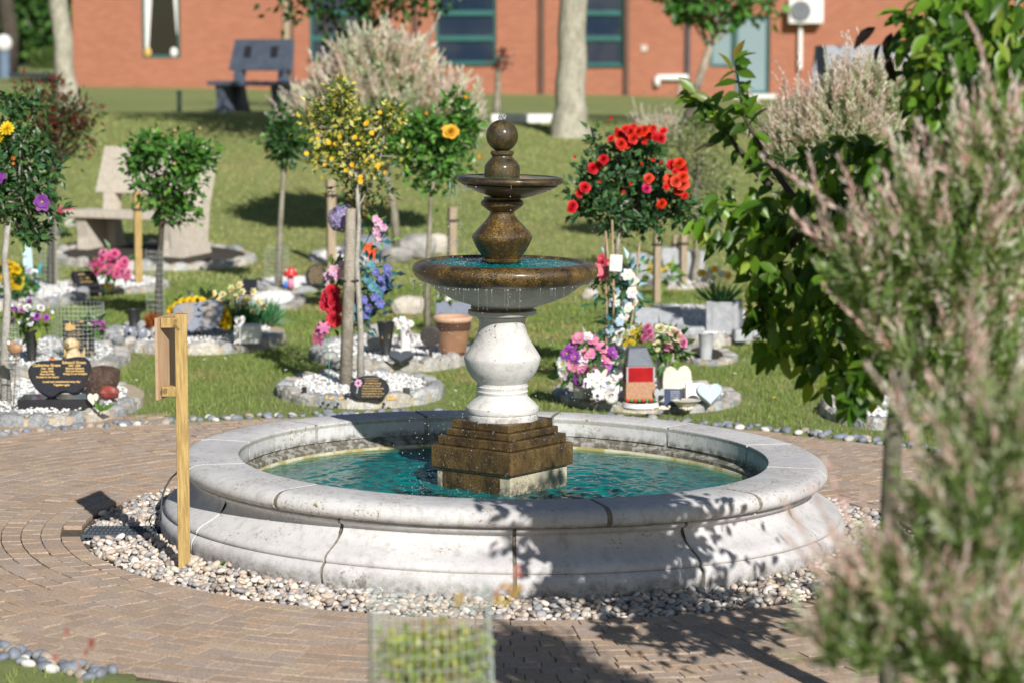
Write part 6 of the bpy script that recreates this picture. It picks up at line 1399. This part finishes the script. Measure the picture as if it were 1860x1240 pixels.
# ------------------------------------------------------------------ near guard with plant, near red twig
def near_guard():
    p = at(786, 1560, 6.0); p.z = terr(p.x, p.y); u = M(1, 6.0); top = at(786, 1058, 6.0).z - p.z
    t = thing('mesh_guard', p, 'blurred clear mesh guard close to the camera at the bottom centre', 'mesh guard')
    r0 = 118 * u; mb = MB(); n = 44
    for k in range(n):
        a = 2 * math.pi * k / n; mb.tube([(r0 * 1.04 * math.cos(a), r0 * 1.04 * math.sin(a), 0), (r0 * math.cos(a), r0 * math.sin(a), top * .6), (r0 * .95 * math.cos(a) - .006, r0 * .97 * math.sin(a), top + .012 * math.sin(a * 2 + 1))], .0009, 4, False)
    for z in np.arange(0, top, .031):
        mb.tube([(r0 * (1.04 - .09 * z / top) * math.cos(a), r0 * (1.04 - .07 * z / top) * math.sin(a), z + .006 * math.sin(a + z * 9)) for a in np.linspace(0, 6.2832, 40)], .0009, 4, False)
    for (dx, w_) in ((1, .02), (-1, .012)): mb.add([(dx * r0 * .97, -.01, 0), (dx * r0 * .97, .02, 0), (dx * r0 * .94, .02, top), (dx * r0 * .94, -.01, top)], [(0, 1, 2, 3)])
    mb.build('mesh', GUARD, t)
    t2 = thing('potentilla_plant', p, 'yellow-green leafy plant with orange tips inside the near mesh guard', 'plant')
    n_ = 1900; a = rng.uniform(0, 6.283, n_); q = np.sqrt(rng.uniform(0, 1, n_)) * r0 * .92; z = top - .115 - np.abs(rng.normal(0, .2, n_)); P_ = np.stack([q * np.cos(a), q * np.sin(a), z], 1)
    cc = palette([(.38, .46, .06), (.46, .50, .09), (.24, .36, .05), (.52, .48, .12), (.30, .40, .06)], n_); hi = (z > top - .10) & (rng.random(n_) < .5); cc[hi] = palette([(.50, .26, .10), (.48, .38, .10), (.45, .2, .12)], hi.sum())
    V, F, k = leaves(P_, rnd(n_) + np.array([0, 0, .6]), rnd(n_) + np.array([0, -.6, .8]), rng.uniform(.014, .026, n_), rng.uniform(.009, .015, n_), LT_SIMPLE); link('foliage', npmesh('foliage', V, F, LEAF, np.repeat(cc, k, 0)), t2)
    mb = MB()
    for _ in range(26): x, y = random.gauss(0, r0 * .45), random.gauss(0, r0 * .45); mb.tube([(x * .3, y * .3, 0), (x * .8, y * .8, top * .5), (x, y, top - random.uniform(.02, .2))], .0016, 4, False)
    s0 = at(850, 1130, 6.0) - p; s1 = at(925, 1050, 6.0) - p; mb.tube([s0, s0.lerp(s1, .5), s1], .0018, 4); mb.build('stems', plain('reddish_twig', (.30, .17, .11)), t2)
    P_, T_, N_, C_ = [], [], [], []
    for x, y, c in ((935, 1045, (.55, .16, .12)), (925, 1062, (.55, .30, .12)), (938, 1072, (.6, .36, .12)), (912, 1078, (.5, .22, .14)), (905, 1090, (.55, .4, .1)), (930, 1090, (.55, .4, .12)), (840, 1090, (.5, .36, .1)), (828, 1100, (.45, .34, .1)), (850, 1080, (.5, .3, .1)), (800, 1128, (.4, .38, .1))):
        for _ in range(3): P_.append(tuple(at(x + random.gauss(0, 5), y + random.gauss(0, 5), 6.0) - p)); T_.append((random.gauss(0, 1), random.gauss(0, .4), random.gauss(.2, .6))); N_.append((0, -1, .4)); C_.append(c)
    V, F, k = leaves(P_, T_, N_, .024, .014, LT_SIMPLE); link('tip_leaves', npmesh('tip_leaves', V, F, LEAF, np.repeat(np.array(C_), k, 0)), t2)
near_guard()
p = at(150, 1320, 6.2); p.z = terr(p.x, p.y); t = thing('young_shoot', p, 'blurred thin shoot with red leaves rising at the bottom left', 'plant')
mb = MB(); mb.tube([(0, 0, -.02), at(148, 1260, 6.2) - p, at(142, 1200, 6.2) - p, at(122, 1150, 6.2) - p], [.006, .005, .003, .002], 6); mb.tube([at(142, 1200, 6.2) - p, at(160, 1165, 6.2) - p], .002, 4); mb.build('stem', plain('pinkish_bark', (.42, .30, .26), (.3, .2, .17)), t)
P_ = [tuple(at(x, y, 6.2) - p) for x, y in ((165, 1178), (160, 1172), (158, 1190), (123, 1152), (108, 1196), (140, 1215))]
V, F, k = leaves(P_, [(.2, 0, 1), (.5, 0, .7), (-.2, 0, 1), (-.2, 0, 1), (-1, 0, .3), (.4, 0, .5)], [(0, -1, .2)] * 6, [.03, .028, .024, .02, .02, .018], .014, LT_SIMPLE)
link('leaves', npmesh('leaves', V, F, LEAF, np.repeat(palette([(.45, .10, .08), (.3, .1, .08)], 6), k, 0)), t)

# ================================================================== GRASS
def grass(n, x0, x1, y0, y1, h, wd, dens_cols, density_fn=None):
    x = rng.uniform(x0, x1, n); y = rng.uniform(y0, y1, n)
    fx = np.minimum(x - x0, x1 - x) / 1.6; keep = rng.random(n) < np.clip(fx, 0, 1)
    if y0 < -3: keep &= rng.random(n) < np.clip((y - y0) / 1.5, 0, 1)
    keep &= outside(x, y) > .13 + .05 * np.sin(x * 9) + np.where((x < -2) & (y > 0), .12, 0)
    for (cx, cy, rx, ry) in BEDS: keep &= ((x - cx) / rx) ** 2 + ((y - cy) / ry) ** 2 > 1.02
    m1 = np.sin(x * 1.7 + np.sin(y * 1.3) * 1.5) * np.sin(y * 1.1 + np.cos(x * .9) * 2) + .5 * np.sin(x * 5.1 + y * 2.3) * np.sin(y * 4.3 - x * 2)
    for (cx, cy, rx, ry) in BEDS:
        q = ((x - cx) / (rx + .12)) ** 2 + ((y - cy) / (ry + .14)) ** 2; keep &= (q > 1) | (rng.random(n) < .35)
    q = outside(x, y); keep &= (q > .45) | (rng.random(n) < .45)
    x, y, m1 = x[keep], y[keep], m1[keep]; n = len(x); z = terr_np(x, y)
    hh = h * rng.uniform(.45, 1.15, n) * (1 - .25 * (m1 > .6)); a = rng.uniform(0, 6.283, n); dx, dy = np.cos(a) * wd / 2, np.sin(a) * wd / 2
    lx, ly = rng.normal(0, .35, n) * hh, rng.normal(0, .35, n) * hh
    V = np.stack([np.stack([x - dx, y - dy, z - .004], 1), np.stack([x + dx, y + dy, z - .004], 1), np.stack([x + lx, y + ly, z + hh], 1)], 1).reshape(-1, 3)
    c = palette(dens_cols, n, .16); dry = (m1 + rng.normal(0, .35, n)) > .75; c[dry] = palette([(.34, .28, .12), (.30, .27, .10)], dry.sum(), .12) * 1.25
    return V, np.repeat(c, 3, 0)
GC = [(.20, .30, .055), (.25, .34, .08), (.16, .25, .045), (.31, .34, .11), (.22, .28, .07)]
GB = [(.29, .35, .10), (.34, .38, .14), (.24, .31, .08), (.40, .39, .16)]
parts_ = [grass(190000, -6.6, 6.4, 2.0, 6.5, .030, .006, GC), grass(180000, -8.2, 7.8, 6.5, 12.0, .034, .010, GC), grass(170000, -11, 10.5, 12.0, 26, .026, .020, GB), grass(150000, -6.5, 6.8, -6.2, 1.2, .03, .007, GC)]
V = np.concatenate([q[0] for q in parts_]); C = np.concatenate([q[1] for q in parts_]); F = np.arange(len(V)).reshape(-1, 3)
props(link('grass', npmesh('grass', V, F, GRASSM, C)), kind='stuff')
DAI = plain('daisy_petal', (.80, .80, .76)); mb = MB(); mb2 = MB()
for k in range(110):
    x, y = random.uniform(-4, 4), random.uniform(3.8, 11)
    if math.hypot(x - PCX, y - PCY) < PCR + .3 or any(((x - cx) / rx) ** 2 + ((y - cy) / ry) ** 2 < 1.1 for cx, cy, rx, ry in BEDS): continue
    m_ = mb if k % 4 else mb2; m_.lathe([(0, .004), (.010, .007), (.011, .004), (0, 0)], 8, (x, y, terr(x, y) + .026))
props(mb.build('daisies', DAI, None), kind='stuff'); props(mb2.build('buttercups', plain('buttercup_petal', (.85, .68, .03)), None), kind='stuff')
